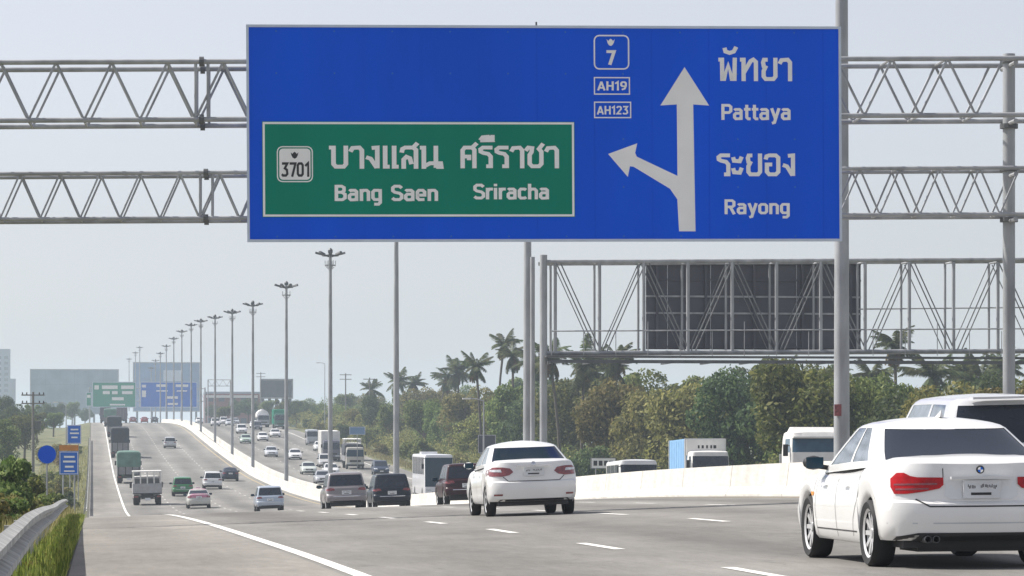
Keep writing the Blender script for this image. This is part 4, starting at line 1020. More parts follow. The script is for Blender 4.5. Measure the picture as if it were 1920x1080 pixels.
def cargo_box(m, m2=None, doors=True):
    def f(root, w, y0, y1, z0, z1):
        MB().box((-w, y0, z0), (w, y1, z1)).build('cargo_box', m, root)
        for sgn in (-1, 1):
            MB().box((sgn * w - .05, y0 - .012, z0), (sgn * w + .05, y0 + .05, z1 + .01)).build('corner_post', m2 or m, root)
            MB().box((sgn * w - .05, y1 - .05, z0), (sgn * w + .05, y1 + .012, z1 + .01)).build('corner_post', m2 or m, root)
        MB().box((-w - .01, y0 - .01, z1 - .06), (w + .01, y0 + .06, z1 + .02)).build('top_rail', m2 or m, root)
        MB().box((-w - .01, y1 - .06, z1 - .06), (w + .01, y1 + .01, z1 + .02)).build('top_rail', m2 or m, root)
        MB().box((-.012, y0 - .012, z0 + .05), (.012, y0 - .001, z1 - .06)).build('door_seam', M['trim'], root)
        for x in (-.3, .3): MB().tube((x, y0 - .03, z0 + .1), (x, y0 - .03, z1 - .15), .018, None, 6).build('lock_bar', M['steel'], root)
        k = 0
        while y0 + .6 + k * .6 < y1 - .3:
            y = y0 + .6 + k * .6; k += 1
            for sgn in (-1, 1): MB().box((sgn * (w + .008) - .008, y - .03, z0 + .02), (sgn * (w + .008) + .008, y + .03, z1 - .07)).build('side_rib', m, root)
    return f
def cargo_cage(root, w, y0, y1, z0, z1):      # open bed with a slatted cage and roof sheet
    MB().box((-w, y0, z0 - .1), (w, y1, z0)).build('bed_floor', M['trim'], root)
    zt_ = z0 + .75
    MB().box((-w, y0, z0), (w, y0 + .05, zt_)).build('tailgate', M['silver'], root)
    for sgn in (-1, 1): MB().box((sgn * w - .03, y0 + .055, z0), (sgn * w + .03, y1, zt_)).build('side_board', M['silver'], root)
    for i in range(5):
        x = -w + .06 + i * (2 * w - .12) / 4; MB().box((x - .05, y0, zt_ + .003), (x + .05, y0 + .05, z1 - .08)).build('cage_post', M['cream'], root)
    for sgn in (-1, 1):
        for i in range(7):
            y = y0 + .3 + i * (y1 - y0 - .4) / 6; MB().box((sgn * (w - .04) - .03, y - .05, zt_ + .003), (sgn * (w - .04) + .03, y + .05, z1 - .08)).build('cage_post', M['cream'], root)
        MB().box((sgn * (w - .04) - .02, y0 + .06, zt_ + .35), (sgn * (w - .04) + .02, y1, zt_ + .55)).build('cage_rail', M['silver'], root)
    MB().box((-w + .1, y0 + .001, zt_ + .4), (w - .1, y0 + .049, zt_ + .52)).build('cage_rail', M['silver'], root)
    MB().box((-w - .03, y0 - .02, z1 - .077), (w + .03, y1, z1)).build('roof_sheet', M['cream'], root)
    MB().box((-w + .15, y0 + 1.1, z0 + .01), (w - .15, y1 - .3, zt_ + .5)).build('covered_load', M['truck_grey'], root)
def cargo_tarp(m_top, m_low):
    def f(root, w, y0, y1, z0, z1):
        zt_ = z0 + (z1 - z0) * .42
        MB().box((-w, y0, z0), (w, y1, zt_)).build('drop_side_body', m_low, root)
        lev = [(w + .02, y0 - .02, y1, lambda y: zt_ - .2), (w + .02, y0 - .02, y1, lambda y: z1 - .25), (w - .05, y0 + .03, y1 - .05, lambda y: z1 - .08), (w - .25, y0 + .1, y1 - .1, lambda y: z1)]
        sh = shell(lev, .15, .15, 8, [0, .1, .2, .3, .4, .5, .6, .7, .8, .9, 1], 8, .06, lambda *a: 'body'); link('tarpaulin', clean(sh['body'], 'tarpaulin', m_top, 0, 30), root)
        for i in range(4):
            x = -w + .15 + i * (2 * w - .3) / 3; MB().box((x - .04, y0 - .035, z0), (x + .04, y0 - .001, zt_ - .205)).build('tailgate_post', M['trim'], root)
    return f
def cargo_tank(root, w, y0, y1, z0, z1):
    zc_ = (z0 + z1) / 2 + .1; rr = (z1 - z0) / 2
    mb = MB().lathe([(.01, y0), (rr * .6, y0 + .05), (rr, y0 + .3), (rr, y1 - .3), (rr * .6, y1 - .05), (.01, y1)], 'y', 24, (0, 0, zc_)); mb.build('tank', M['cream'], root, smooth=40)
    MB().box((-w * .9, y0, z0 - .15), (w * .9, y1, z0)).build('tank_bed', M['trim'], root)
    for y in (y0 + 1, (y0 + y1) / 2, y1 - 1): MB().lathe([(.25, 0), (.25, .15), (.01, .16)], 'z', 14, (0, y, zc_ + rr - .02)).build('hatch', M['steel'], root)
cr = M['cream']
place(lorry('white cage-bodied truck first in the left lane beyond the crest', 1.12, 6.2, 1.6, 2.25, 2.72, cr, cargo_cage, bed_z=.98, r=.4), 4.35, 274)
place(lorry('truck under a green tarpaulin behind the white cage-bodied truck', 1.2, 8.5, 1.9, 2.7, 3.3, paint((.1, .22, .16)), cargo_tarp(M['canvas_g'], M['truck_grey'])), 3.75, 358)
place(lorry('grey truck with a dark topped load climbing ahead of the green truck', 1.22, 9.2, 1.9, 2.8, 4.1, paint((.25, .25, .26)), cargo_tarp(M['canvas_d'], M['truck_grey'])), 3.75, 470)
place(lorry('dark box truck at the brow of the hill, left of two', 1.2, 8.0, 1.9, 2.7, 3.6, paint((.2, .2, .22)), cargo_box(mat('faded_purple_box', (.10, .085, .11), .7))), 3.0, 790)
place(lorry('dark box truck at the brow of the hill, right of two', 1.2, 8.0, 1.9, 2.7, 3.6, paint((.2, .2, .22)), cargo_box(mat('dusty_purple_box', (.14, .11, .13), .7))), 6.9, 805)
for k_, (t_, s_, c_, l_) in enumerate(((3.7, 585, (.16, .16, .18), 'dark tarpaulin truck climbing ahead of the grey truck, nearer of two'), (3.5, 680, (.3, .3, .3), 'dark tarpaulin truck climbing ahead of the grey truck, farther of two'))):
    place(lorry(l_, 1.2, 8.5, 1.9, 2.7, 3.5, paint(c_), cargo_tarp((M['canvas_d'], M['canvas_g'])[k_], M['truck_grey'])), t_, s_)
bt = lorry('blue sided box truck with white cab behind the median barrier', 1.15, 7.2, 1.75, 3.42, 4.15, cr, cargo_box(M['sky_b'], M['cream']), gl=M['glass'])
place(bt, 34.6, 193, True)
# white lettering board over the cab
bd_ = MB().box((-1.12, 7.2 / 2 - 1.75, 3.2), (1.12, 7.2 / 2 - 1.68, 4.1)).build('front_board', M['cream'], bt)
for k, wl in enumerate((.16, .1, .1, .12, .1)): MB().box((-.6 + k * .24, 7.2 / 2 - 1.679, 3.6), (-.6 + k * .24 + wl, 7.2 / 2 - 1.665, 3.78)).build('letter', M['ink'], bd_)
place(lorry('white tank truck high on the oncoming side', 1.2, 9.0, 1.9, 2.6, 3.4, paint((.35, .35, .38)), cargo_tank), 33.8, 684, True)
place(lorry('green truck beside the tank truck on the oncoming side', 1.2, 8.5, 1.9, 3.0, 3.7, paint((.04, .14, .10)), cargo_box(M['green2'])), 36.0, 662, True)
place(lorry('tall white topped truck behind the fourth lighting column', 1.2, 9.0, 1.9, 2.8, 4.0, paint((.12, .12, .16)), cargo_box(M['cream'])), 31.6, 458, True)
place(lorry('white truck with black frame right of the tall white topped one', 1.1, 6.5, 1.7, 2.4, 2.9, cr, cargo_cage), 35.0, 462, True)
place(lorry('beige truck with blue windscreen left of the third lighting column', 1.15, 7.5, 1.8, 2.7, 3.05, paint((.5, .48, .42)), cargo_tarp(M['canvas_d'], M['truck_grey']), gl=M['glass_b']), 32.2, 424, True)

def bus(label, w, L, H, m, band, gl, group=None, name='bus', zw=(.45, .9), side_m=None):
    root = thing(name, label, 'bus', group=group); z0 = .32
    zs = [z0, z0 + .08, 1.0, z0 + (H - z0) * zw[0], z0 + (H - z0) * zw[1] - .02, H - .14, H - .03, H]; lev = []
    for i, z in enumerate(zs):
        k = z / H; ww = w - (.03 if i == 0 else 0) - (.16 if i == 7 else (.05 if i == 6 else 0)); lev.append((ww, -L / 2 + (.1 if i == 7 else 0), L / 2 - .22 * max(0, (k - .4) / .6) ** 1.5 - (.12 if i == 7 else 0), (lambda z: lambda y: z)(z)))
    nb = max(3, int(L / 1.6)); st = [0]
    for j in range(nb): st += [.03 + j * .94 / nb, .03 + (j + 1) * .94 / nb - .012]
    st = sorted(set(st + [1.0]))
    def cls(reg, xf, sf, i, sg_):
        if i in ((2, 3) if band else (3,)) and reg == 'front' and xf < .96: return 'windscreen'
        if i == 3 and reg == 'rear' and xf < .85: return 'rear_window'
        if i == 3 and reg == 'side':
            for j in range(nb):
                if .03 + j * .94 / nb < sf < .03 + (j + 1) * .94 / nb - .012: return 'side_window_%d_%d' % (j, sg_)
        return 'body'
    sh = shell(lev, .2, .34, 5, st, 12, .05, cls)
    for k, mb in sh.items():
        if k == 'body': me = clean(mb, 'body', m); link('body', me, root)
        else: link('side_window' if k.startswith('side') else k, clean(mb, 'window', gl if k == 'windscreen' else (side_m or M['glass']), .005), root)
    bm = bmesh.new(); bm.from_mesh(me); bv = BVHTree.FromBMesh(bm); bm.free()
    for sgn in (-1, 1):
        decal(bv, 'headlight', [(sgn * .65, .62), (sgn * (w - .03), .64), (sgn * (w - .02), .82), (sgn * .7, .78)], 'front', M['lamp'], root, .01, 2)
        MB().path([(sgn * (w - .1), L / 2 - .25, H - .3), (sgn * (w + .18), L / 2 + .12, H - .35), (sgn * (w + .18), L / 2 + .15, H - .8)], [.025] * 3, 6).build('mirror_arm', M['trim'], root)
        MB().cbox((sgn * (w + .18), L / 2 + .15, H - 1.0), (.2, .1, .42)).build('door_mirror', M['trim'], root)
        for z in (.5,): decal(bv, 'tail_light', [(sgn * .8, .8), (sgn * (w - .02), .8), (sgn * (w - .02), 1.2), (sgn * .8, 1.2)], 'rear', M['red_d'], root, .01, 2)
    MB().box((-w * .95, -L / 2 + .2, .2), (w * .95, L / 2 - .3, .33)).build('underbody', M['trim'], root)
    MB().box((-.7, -L / 2 + 1.4, H + .03), (.7, -L / 2 + 3.2, H + .2)).build('roof_unit', m, root)
    decal(bv, 'lower_grille', [(-.6, .42), (.6, .42), (.6, .58), (-.6, .58)], 'front', M['trim'], root, .008, 2)
    decal(bv, 'wheel_arch', [(.5 * math.cos(R(a)) + L / 2 - 2.3, .3 + .62 * math.sin(R(a))) for a in range(0, 181, 20)], 'left', M['trim'], root, .004, 2)
    decal(bv, 'wheel_arch', [(.5 * math.cos(R(a)) + L / 2 - 2.3, .3 + .62 * math.sin(R(a))) for a in range(0, 181, 20)], 'right', M['trim'], root, .004, 2)
    decal(bv, 'wheel_arch', [(.5 * math.cos(R(a)) - L / 2 + 2.4, .3 + .62 * math.sin(R(a))) for a in range(0, 181, 20)], 'right', M['trim'], root, .004, 2)
    add_wheels(root, [-L / 2 + 2.4, L / 2 - 2.3], w - .12, .46, .26, 6)
    return root
place(bus('white coach with a tall dark blue windscreen left of the dark maroon car', 1.22, 11.5, 3.75, paint((.76, .77, .79)), True, M['glass_b'], zw=(.5, .93)), 29.4, 296, True)
def cargo_flat(root, w, y0, y1, z0, z1):
    MB().box((-w, y0, z0 - .12), (w, y1, z0)).build('flat_bed', M['silver'], root)
    MB().box((-w, y1 - .06, z0 + .003), (w, y1, z0 + .9)).build('headboard', M['steel'], root)
    for sgn in (-1, 1): MB().box((sgn * w - .03, y0, z0 + .003), (sgn * w + .03, y1 - .07, z0 + .45)).build('side_board', M['silver'], root)
wt = lorry('white truck cab with blue windscreen beside the thickest lighting column', 1.22, 7.6, 1.9, 2.68, 2.0, cr, cargo_flat, zwf=.64, gl=mat('pale_blue_glass', (.05, .1, .15), .15, var=.2, spec=.4))
MB().add([(-1.0, 1.95, 2.60), (1.0, 1.95, 2.60), (1.0, 2.6, 2.60), (-1.0, 2.6, 2.60), (-.85, 1.95, 2.88), (.85, 1.95, 2.88), (.8, 2.25, 2.86), (-.8, 2.25, 2.86)], [(4, 5, 6, 7), (0, 1, 5, 4), (1, 2, 6, 5), (2, 3, 7, 6), (3, 0, 4, 7)]).build('air_deflector', cr, wt)
MB().box((-1.1, 3.55, 2.42), (1.1, 3.85, 2.47)).build('sun_visor', cr, wt)
for sgn in (-1, 1): MB().box((sgn * 1.08 - .1, 3.72, 1.1), (sgn * 1.08 + .1, 3.82, 1.28)).build('indicator', M['amber'], wt)
place(wt, 27.5, 131, True)
def van(label, t, s, col, H=2.25, w=.92, L=5.0, on=True, gl=M['glass']):
    v = bus(label, w, L, H, paint(col), False, gl, name='van', zw=(.52, .9)); v['category'] = 'van'
    for c in [c for c in v.children if c.name.startswith('roof_unit')]: bpy.data.objects.remove(c)
    place(v, t, s, on); return v
van('dark windowed van with silver front high on the oncoming side', 34.6, 541, (.4, .42, .45), 2.4, 1.0)
van('white van whose roof shows above the barrier left of the blue sided truck', 27.3, 172, (.74, .74, .73), 2.45, .95)
van('white high roofed van right of the white coach', 25.4, 236, (.7, .7, .7), 2.9, 1.0)

# ------------------------------------------------------------------ road signs and poles
def sign_post(root, x, y, h, r=.04, m='steel', z0=-.4): return MB().tube((x, y, z0), (x, y, h), r, None, 10).build('post', M[m], root)
p = W(88, 852, 150); g0 = ground_z(150, p.x)
o = thing('road_sign', 'round blue sign on a thin post above the guardrail', 'road sign', (p.x, 150, g0))
h = p.z - g0
MB().lathe([(.001, -.02), (.40, -.02), (.40, .0), (.001, .0)], 'y', 28, (0, 0, h)).build('sign_disc', M['blue'], o)
MB().lathe([(.375, -.024), (.40, -.024), (.40, -.018), (.375, -.018)], 'y', 28, (0, 0, h), closed=True).build('sign_rim', M['blue2'], o)
sign_post(o, 0, .05, h + .3)
def panel_sign(name, label, px0, px1, py0, py1, s, m, rows, legs=2, extra=None):
    a, b = W(px0, py1, s), W(px1, py0, s); cx = (a.x + b.x) / 2; gz_ = ground_z(s, cx)
    o = thing(name, label, 'road sign', (cx, s, gz_)); hw = (b.x - a.x) / 2; z0, z1 = a.z - gz_, b.z - gz_
    pn = MB().box((-hw, -.02, z0), (hw, .02, z1)).build('sign_panel', m, o)
    frame('sign_border', -hw + .03, hw - .03, z0 + .03, z1 - .03, .03, -.026, -.018, M['white'], pn)
    H_ = z1 - z0
    for (u0, u1, v0, v1) in rows:
        MB().box((-hw + 2 * hw * u0, -.026, z0 + H_ * v0), (-hw + 2 * hw * u1, -.0195, z0 + H_ * v1)).build('text_line', M['white'], pn)
    for i in range(legs):
        x = 0 if legs == 1 else (-hw * .6 + i * hw * 1.2); sign_post(o, x, .07, z1 - .1, .045)
    return o, hw, z0, z1
R3 = [(.25, .8, .72, .8), (.2, .85, .52, .6), (.3, .75, .3, .38), (.25, .8, .12, .18)]
o, hw, z0, z1 = panel_sign('road_sign', 'blue rectangular sign with an orange header right of the round one', 111, 147, 846, 890, 200, M['blue2'], R3)
MB().box((-hw, -.02, z1 + .03), (hw, .02, z1 + .36)).build('orange_header', M['orange'], o)
panel_sign('road_sign', 'blue rectangular sign above and behind the orange header', 126, 152, 797, 832, 285, M['blue2'], R3[:3])
panel_sign('road_sign', 'small white sign with dark marks on the far verge beside the oncoming lanes', 1108, 1155, 858, 879, 258, M['white'], [], 2)
o = [q for q in COL.objects if q.get('label', '').startswith('small white sign')][0]
pn = [c for c in o.children if c.name.startswith('sign_panel')][0]
bb = [Vector(c) for c in pn.bound_box]; zm0 = min(b.z for b in bb); zm1 = max(b.z for b in bb); hw = max(b.x for b in bb)
for k in range(4): MB().box((-hw * .8 + k * hw * .42, -.028, zm0 + (zm1 - zm0) * .28), (-hw * .8 + k * hw * .42 + hw * .3, -.021, zm0 + (zm1 - zm0) * .72)).build('dark_mark', M['ink'], pn)
frame('dark_edge', -hw, hw, zm0, zm1, .05, -.03, -.02, M['steel_d'], pn)
panel_sign('road_sign', 'grey back of a sign on the far verge left of the white compact saloon', 896, 930, 815, 850, 300, M['back'], [], 2)
panel_sign('road_sign', 'blue grey board on the far verge between two lighting columns', 655, 685, 800, 815, 420, M['board_b'], [], 1)
def side_lamp(label, px, py, s, h=None):
    p_ = W(px, py, s); gz_ = ground_z(s, p_.x)
    o = thing('street_lamp', label, 'street light', (p_.x, s, gz_)); h_ = p_.z - gz_
    MB().path([(0, 0, 0), (0, 0, h_ * .6), (0, 0, h_)], [.09, .07, .05], 10).build('shaft', M['steel'], o)
    MB().path([(0, 0, h_), (-.5, 0, h_ + .15), (-1.1, 0, h_ + .2)], [.04, .04, .035], 8).build('arm', M['steel'], o)
    MB().cbox((-1.3, 0, h_ + .18), (.6, .25, .12)).build('luminaire', M['cream'], o)
side_lamp('slim street lamp on the far verge in front of the trees', 907, 752, 255)
side_lamp('pale slim post on the left verge in front of the hazy board', 124, 757, 420)
side_lamp('slim lamp left of the tallest lighting column in the distance', 609, 682, 640)
for k, (px, py, s) in enumerate(((262, 650, 1150), (254, 660, 1230), (242, 672, 1320))):
    o = copy_tree(lp); p_ = W(px, py, s)
    for c in [c for c in o.children if c.name.startswith('reflector')]: bpy.data.objects.remove(c)
    o.location = (p_.x, s, p_.z - 20.2); tag(o, ['far lighting column just left of the blue hazy board, tallest', 'far lighting column just left of the blue hazy board, middle', 'far lighting column just left of the blue hazy board, lowest'][k])
# utility pole, left
p_ = W(62, 735, 330); gz_ = ground_z(330, p_.x)
o = thing('utility_pole', 'dark utility pole with crossarms and a transformer at the left', 'utility pole', (p_.x, 330, gz_)); hh = p_.z - gz_
MB().path([(0, 0, -.3), (0, 0, hh)], [.17, .11], 10).build('shaft', M['wood'], o)
for z in (hh - .3, hh - 1.1): MB().cbox((0, -.14, z), (2.2, .1, .12)).build('crossarm', M['wood'], o)
for z in (hh - .3, hh - 1.1):
    for x in (-1, -.6, .6, 1): MB().lathe([(.05, 0), (.07, .05), (.05, .1), (.07, .15), (.02, .22)], 'z', 8, (x, -.14, z + .06)).build('insulator', M['trim'], o)
MB().lathe([(.01, 0), (.3, .02), (.3, .8), (.01, .85)], 'z', 14, (.45, 0, hh - 3.6)).build('transformer', M['steel_d'], o, smooth=40)
for k, (px, py, s) in enumerate(((648, 700, 690), (693, 708, 640), (489, 698, 900))):
    p_ = W(px, py, s); gz_ = ground_z(s, p_.x); hh = p_.z - gz_
    o = thing('utility_pole', ['distant utility pole right of the tallest lighting column', 'distant utility pole left of the third lighting column', 'distant utility pole above the tank truck'][k], 'utility pole', (p_.x, s, gz_))
    MB().path([(0, 0, -.3), (0, 0, hh)], [.17, .11], 8).build('shaft', M['wood'], o)
    for z in (hh - .3, hh - 1.2): MB().cbox((0, -.14, z), (2.4, .12, .14)).build('crossarm', M['wood'], o)

# far gantry with two signs
FG = 1000.0
a, b = W(168, 775, FG), W(378, 715, FG); gz_ = road_z(FG, 0)
o = thing('sign_gantry', 'far gantry spanning the road on the brow of the hill', 'gantry', (0, FG, gz_))
zt_, zb_ = W(200, 728, FG).z - gz_, W(200, 752, FG).z - gz_
for z in (zt_, zb_):
    for y in (0, 1.4): MB().tube((a.x, y, z), (b.x + 1, y, z), .12, None, 6).build('chord', M['steel'], o)
n_ = 18
for k in range(n_):
    xa = a.x + (b.x + 1 - a.x) * k / n_; xb = a.x + (b.x + 1 - a.x) * (k + 1) / n_
    MB().tube((xa, 0, zt_ if k % 2 else zb_), (xb, 0, zb_ if k % 2 else zt_), .06, None, 6).build('diagonal', M['steel'], o)
for x in (a.x, b.x + 1): MB().tube((x, .7, -2), (x, .7, zt_ + .3), .22, None, 8).build('post', M['steel'], o)
def far_sign(label, px0, px1, m, rows, py0=716, py1=764):
    a_, b_ = W(px0, py1, FG - .5), W(px1, py0, FG - .5); hw_ = (b_.x - a_.x) / 2; H_ = b_.z - a_.z
    o_ = thing('overhead_sign', label, 'road sign', ((a_.x + b_.x) / 2, FG - .5, a_.z))
    pn_ = MB().box((-hw_, -.03, 0), (hw_, .03, H_)).build('sign_panel', m, o_)
    frame('sign_border', -hw_, hw_, 0, H_, .22, -.06, -.02, M['grey_w'], pn_)
    for (u0, u1, v0, v1) in rows: MB().box((-hw_ + 2 * hw_ * u0, -.05, H_ * v0), (-hw_ + 2 * hw_ * u1, -.029, H_ * v1)).build('text_line', M['white'], pn_)
    MB().box((-hw_ * .7, .03, H_ * .2), (-hw_ * .6, .35, H_ * .8)).build('hanger', M['steel'], o_); MB().box((hw_ * .6, .03, H_ * .2), (hw_ * .7, .35, H_ * .8)).build('hanger', M['steel'], o_)
far_sign('green overhead sign on the far gantry', 173, 255, M['green2'], [(.05, .15, .7, .86), (.22, .58, .72, .86), (.66, .95, .72, .86), (.24, .4, .52, .64), (.45, .58, .52, .64), (.68, .92, .52, .64), (.45, .72, .28, .4), (.4, .75, .08, .14)])
far_sign('blue overhead sign on the far gantry', 263, 370, M['blue2'], [(.03, .1, .78, .88), (.03, .1, .4, .66), (.28, .47, .8, .9), (.62, .84, .8, .9), (.28, .48, .62, .67), (.64, .82, .62, .67), (.45, .66, .34, .44), (.48, .66, .1, .18)])
far_sign('small green exit panel on the left end of the far gantry', 161, 172, M['green2'], [(.2, .8, .6, .8)], 735, 762)

# billboards and buildings in the haze
def billboard(label, px0, px1, py0, py1, s, m, patch=None):
    a_, b_ = W(px0, py1, s), W(px1, py0, s); gz_ = ground_z(s, a_.x); hw_ = (b_.x - a_.x) / 2; z0, z1 = a_.z - gz_, b_.z - gz_
    o_ = thing('billboard', label, 'billboard', ((a_.x + b_.x) / 2, s, gz_))
    nx, ny = 6, 3
    for i in range(nx):
        for j in range(ny):
            MB().box((-hw_ + 2 * hw_ * i / nx + .03, 0, z0 + (z1 - z0) * j / ny + .03), (-hw_ + 2 * hw_ * (i + 1) / nx - .03, .3, z0 + (z1 - z0) * (j + 1) / ny - .03)).build('panel', m, o_)
    MB().box((-hw_, .31, z0), (hw_, .5, z1)).build('backing', M['steel_d'], o_)
    frame('frame', -hw_ - .4, hw_ + .4, z0 - .4, z1 + .4, .38, -.2, .6, M['steel'], o_)
    for k in range(5):
        x = -hw_ * .9 + k * hw_ * .45; MB().tube((x, 1.0, -1), (x, 1.0, z1 - .5), .45, None, 8).build('post', M['steel_d'], o_)
        MB().tube((x, 1.0, z0 * .5 + z1 * .5), (x, 7, 0), .2, None, 6).build('brace', M['steel_d'], o_)
    if patch:
        u0, u1, v0, v1 = patch; MB().box((-hw_ + 2 * hw_ * u0, -.06, z0 + (z1 - z0) * v0), (-hw_ + 2 * hw_ * u1, -.004, z0 + (z1 - z0) * v1)).build('printed_block', M['grey_w'], o_)
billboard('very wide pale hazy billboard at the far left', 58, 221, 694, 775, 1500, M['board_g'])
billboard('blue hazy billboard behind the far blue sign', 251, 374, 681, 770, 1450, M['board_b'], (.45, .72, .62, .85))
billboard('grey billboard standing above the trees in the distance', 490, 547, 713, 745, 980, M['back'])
def building(label, px0, px1, py0, s, m, dep=14, fl=3.2, wx=3.0, win=True):
    a_, b_ = W(px0, py0, s), W(px1, py0, s); gz_ = ground_z(s, a_.x); w_ = b_.x - a_.x; H_ = a_.z - gz_
    o_ = thing('building', label, 'building', ((a_.x + b_.x) / 2, s, gz_))
    MB().box((-w_ / 2, 0, -1), (w_ / 2, dep, H_)).build('wall', m, o_)
    MB().box((-w_ / 2 - .2, -.2, H_ + .003), (w_ / 2 + .2, dep + .2, H_ + .6)).build('parapet', M['bld'], o_)
    if win:
        for j in range(int(H_ / fl)):
            for i in range(int(w_ / wx)):
                x = -w_ / 2 + (i + .5) * w_ / int(w_ / wx); z = 1.0 + j * fl
                f_ = MB().box((x - wx * .3, -.06, z), (x + wx * .3, .05, z + 1.7)).build('window', M['pane'], o_)
    return o_
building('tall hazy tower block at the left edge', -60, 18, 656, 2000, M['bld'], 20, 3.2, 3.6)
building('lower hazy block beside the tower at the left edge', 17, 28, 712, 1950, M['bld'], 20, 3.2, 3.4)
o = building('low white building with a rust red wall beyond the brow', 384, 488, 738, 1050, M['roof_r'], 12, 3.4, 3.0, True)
a_, b_ = W(384, 738, 1050), W(488, 728, 1050); w_ = (b_.x - a_.x) / 2; H_ = a_.z - ground_z(1050, a_.x)
MB().box((-w_ * .95, -1.2, H_ - 1.3), (w_ * .9, -.21, H_ - .5)).build('white_fascia', M['cream'], o)
# overhead frame in the distance
p_ = W(390, 712, 880); q_ = W(432, 712, 880); gz_ = road_z(880, 22)
o = thing('sign_gantry', 'thin distant portal frame over the oncoming lanes', 'gantry', ((p_.x + q_.x) / 2, 880, gz_)); hw = (q_.x - p_.x) / 2; hh = p_.z - gz_
for x in (-hw, hw): MB().tube((x, 0, -.5), (x, 0, hh), .14, None, 8).build('post', M['steel'], o)
for z in (hh, hh - 1.6): MB().tube((-hw, 0, z), (hw, 0, z), .09, None, 6).build('chord', M['steel'], o)
for k in range(6): MB().tube((-hw + hw * k / 3, 0, hh - (1.6 if k % 2 else 0)), (-hw + hw * (k + 1) / 3, 0, hh - (0 if k % 2 else 1.6)), .05, None, 6).build('diagonal', M['steel'], o)

# ------------------------------------------------------------------ vegetation
def quads_mesh(name, C, U, V, m):
    """leaf faces: centres C, half axes U and V (n,3)"""
    n = len(C); v = np.empty((n, 4, 3)); v[:, 0] = C - U; v[:, 1] = C - V * .9 + U * .1; v[:, 2] = C + U; v[:, 3] = C + V * .9 + U * .1
    me = bpy.data.meshes.new(name); me.vertices.add(4 * n); me.vertices.foreach_set('co', v.astype(np.float32).ravel())
    me.loops.add(4 * n); me.loops.foreach_set('vertex_index', np.arange(4 * n, dtype=np.int32))
    me.polygons.add(n); me.polygons.foreach_set('loop_start', np.arange(0, 4 * n, 4, dtype=np.int32)); me.polygons.foreach_set('loop_total', np.full(n, 4, dtype=np.int32))
    me.materials.append(m); me.update(); me.validate(); return me
def unit(a): return a / np.maximum(np.linalg.norm(a, axis=1, keepdims=True), 1e-6)
def crown_mesh(seed, rx, rz, zc, nb, nl, ls, m, low=.25):
    g = np.random.default_rng(seed)
    d = unit(g.normal(size=(nb, 3))); rad = g.uniform(.25, .85, (nb, 1)); bc = d * rad * [rx, rx, rz]; bc[:, 2] += zc
    br = g.uniform(.22, .48, nb) * (rx + rz) / 2
    k = g.integers(0, nb, nl); dd = unit(g.normal(size=(nl, 3))); rr = br[k] * g.uniform(.55, 1.05, nl) ** .6
    C = bc[k] + dd * rr[:, None] * [1, 1, .8]
    keep = C[:, 2] > low; C = C[keep]; dd = dd[keep]; n = len(C)
    nr = unit(dd + g.normal(size=(n, 3)) * .8 + [0, 0, .3]); U = unit(np.cross(nr, g.normal(size=(n, 3)))); V = np.cross(nr, U)
    sz = g.uniform(.6, 1.3, (n, 1)) * ls
    return quads_mesh('crown', C, U * sz, V * sz * .55, m)
def trunk_mesh(seed, H, r, spread, m):
    q = random.Random(seed); mb = MB(); top = (q.uniform(-.3, .3), q.uniform(-.3, .3), H)
    mb.path([(0, 0, -.4), (top[0] * .4, top[1] * .4, H * .45), top], [r, r * .75, r * .4], 7)
    for k in range(5):
        z = H * q.uniform(.35, .8); a = q.uniform(0, 6.28); l = spread * q.uniform(.5, .9)
        mb.path([(top[0] * z / H, top[1] * z / H, z), (math.cos(a) * l * .6, math.sin(a) * l * .6, z + l * .5), (math.cos(a) * l, math.sin(a) * l, z + l * .8)], [r * .45, r * .3, r * .12], 5)
    return mb.mesh('trunk', m, 50)
TREES = []
for i in range(9):
    mm = M[('leaf', 'leaf_y', 'leaf', 'leaf_d', 'leaf_y', 'leaf', 'leaf_d', 'leaf_y', 'leaf')[i]]
    TREES.append((crown_mesh(100 + i, (2.6, 3.1, 2.3, 2.9, 2.5)[i % 5], (2.4, 2.0, 2.9, 2.2, 2.6)[i % 5], (4.2, 3.8, 4.0, 4.1, 3.9)[i % 5], (20, 30, 16, 26, 34)[i % 5], 9500, .13, mm, .25), trunk_mesh(i, 4.5, .2, 1.8, M['bark'])))
BUSH = []
for i in range(7):
    mm = M[('leaf', 'leaf_y', 'leaf_d', 'leaf_y', 'leaf_r', 'leaf', 'leaf_d')[i]]
    BUSH.append((crown_mesh(200 + i, 1.3, 1.0, 1.15, 16, 3000, .10, mm, .02), trunk_mesh(50 + i, 1.3, .06, .9, M['bark'])))
def plant(kind, name, label, cat, x, s, k, kz, group, crown_name='crown'):
    cm, tm = kind
    o = thing(name, label, cat, (x, s, ground_z(s, x) - .05), random.uniform(0, 6.28), group); o.scale = (k, k, kz)
    link(crown_name, cm, o); link('trunk', tm, o); return o
rt = random.Random(11)
def skyline(px):        # height of the broadleaf wood in the photograph, by column
    return float(np.interp(px, [480, 560, 640, 720, 790, 860, 940, 1030, 1120, 1200, 1300, 1450, 1560, 1650, 1760, 1850, 1990], [752, 748, 744, 737, 730, 724, 716, 700, 690, 676, 672, 672, 682, 694, 702, 694, 690]))
def zone(px):
    return 'left of the third lighting column' if px < 740 else 'between the third and second lighting columns' if px < 985 else 'under the left half of the rear-facing gantry' if px < 1290 else 'under the right half of the rear-facing gantry' if px < 1570 else 'right of the thickest lighting column'
ONES = ['', 'first', 'second', 'third', 'fourth', 'fifth', 'sixth', 'seventh', 'eighth', 'ninth', 'tenth', 'eleventh', 'twelfth', 'thirteenth', 'fourteenth', 'fifteenth', 'sixteenth', 'seventeenth', 'eighteenth', 'nineteenth']
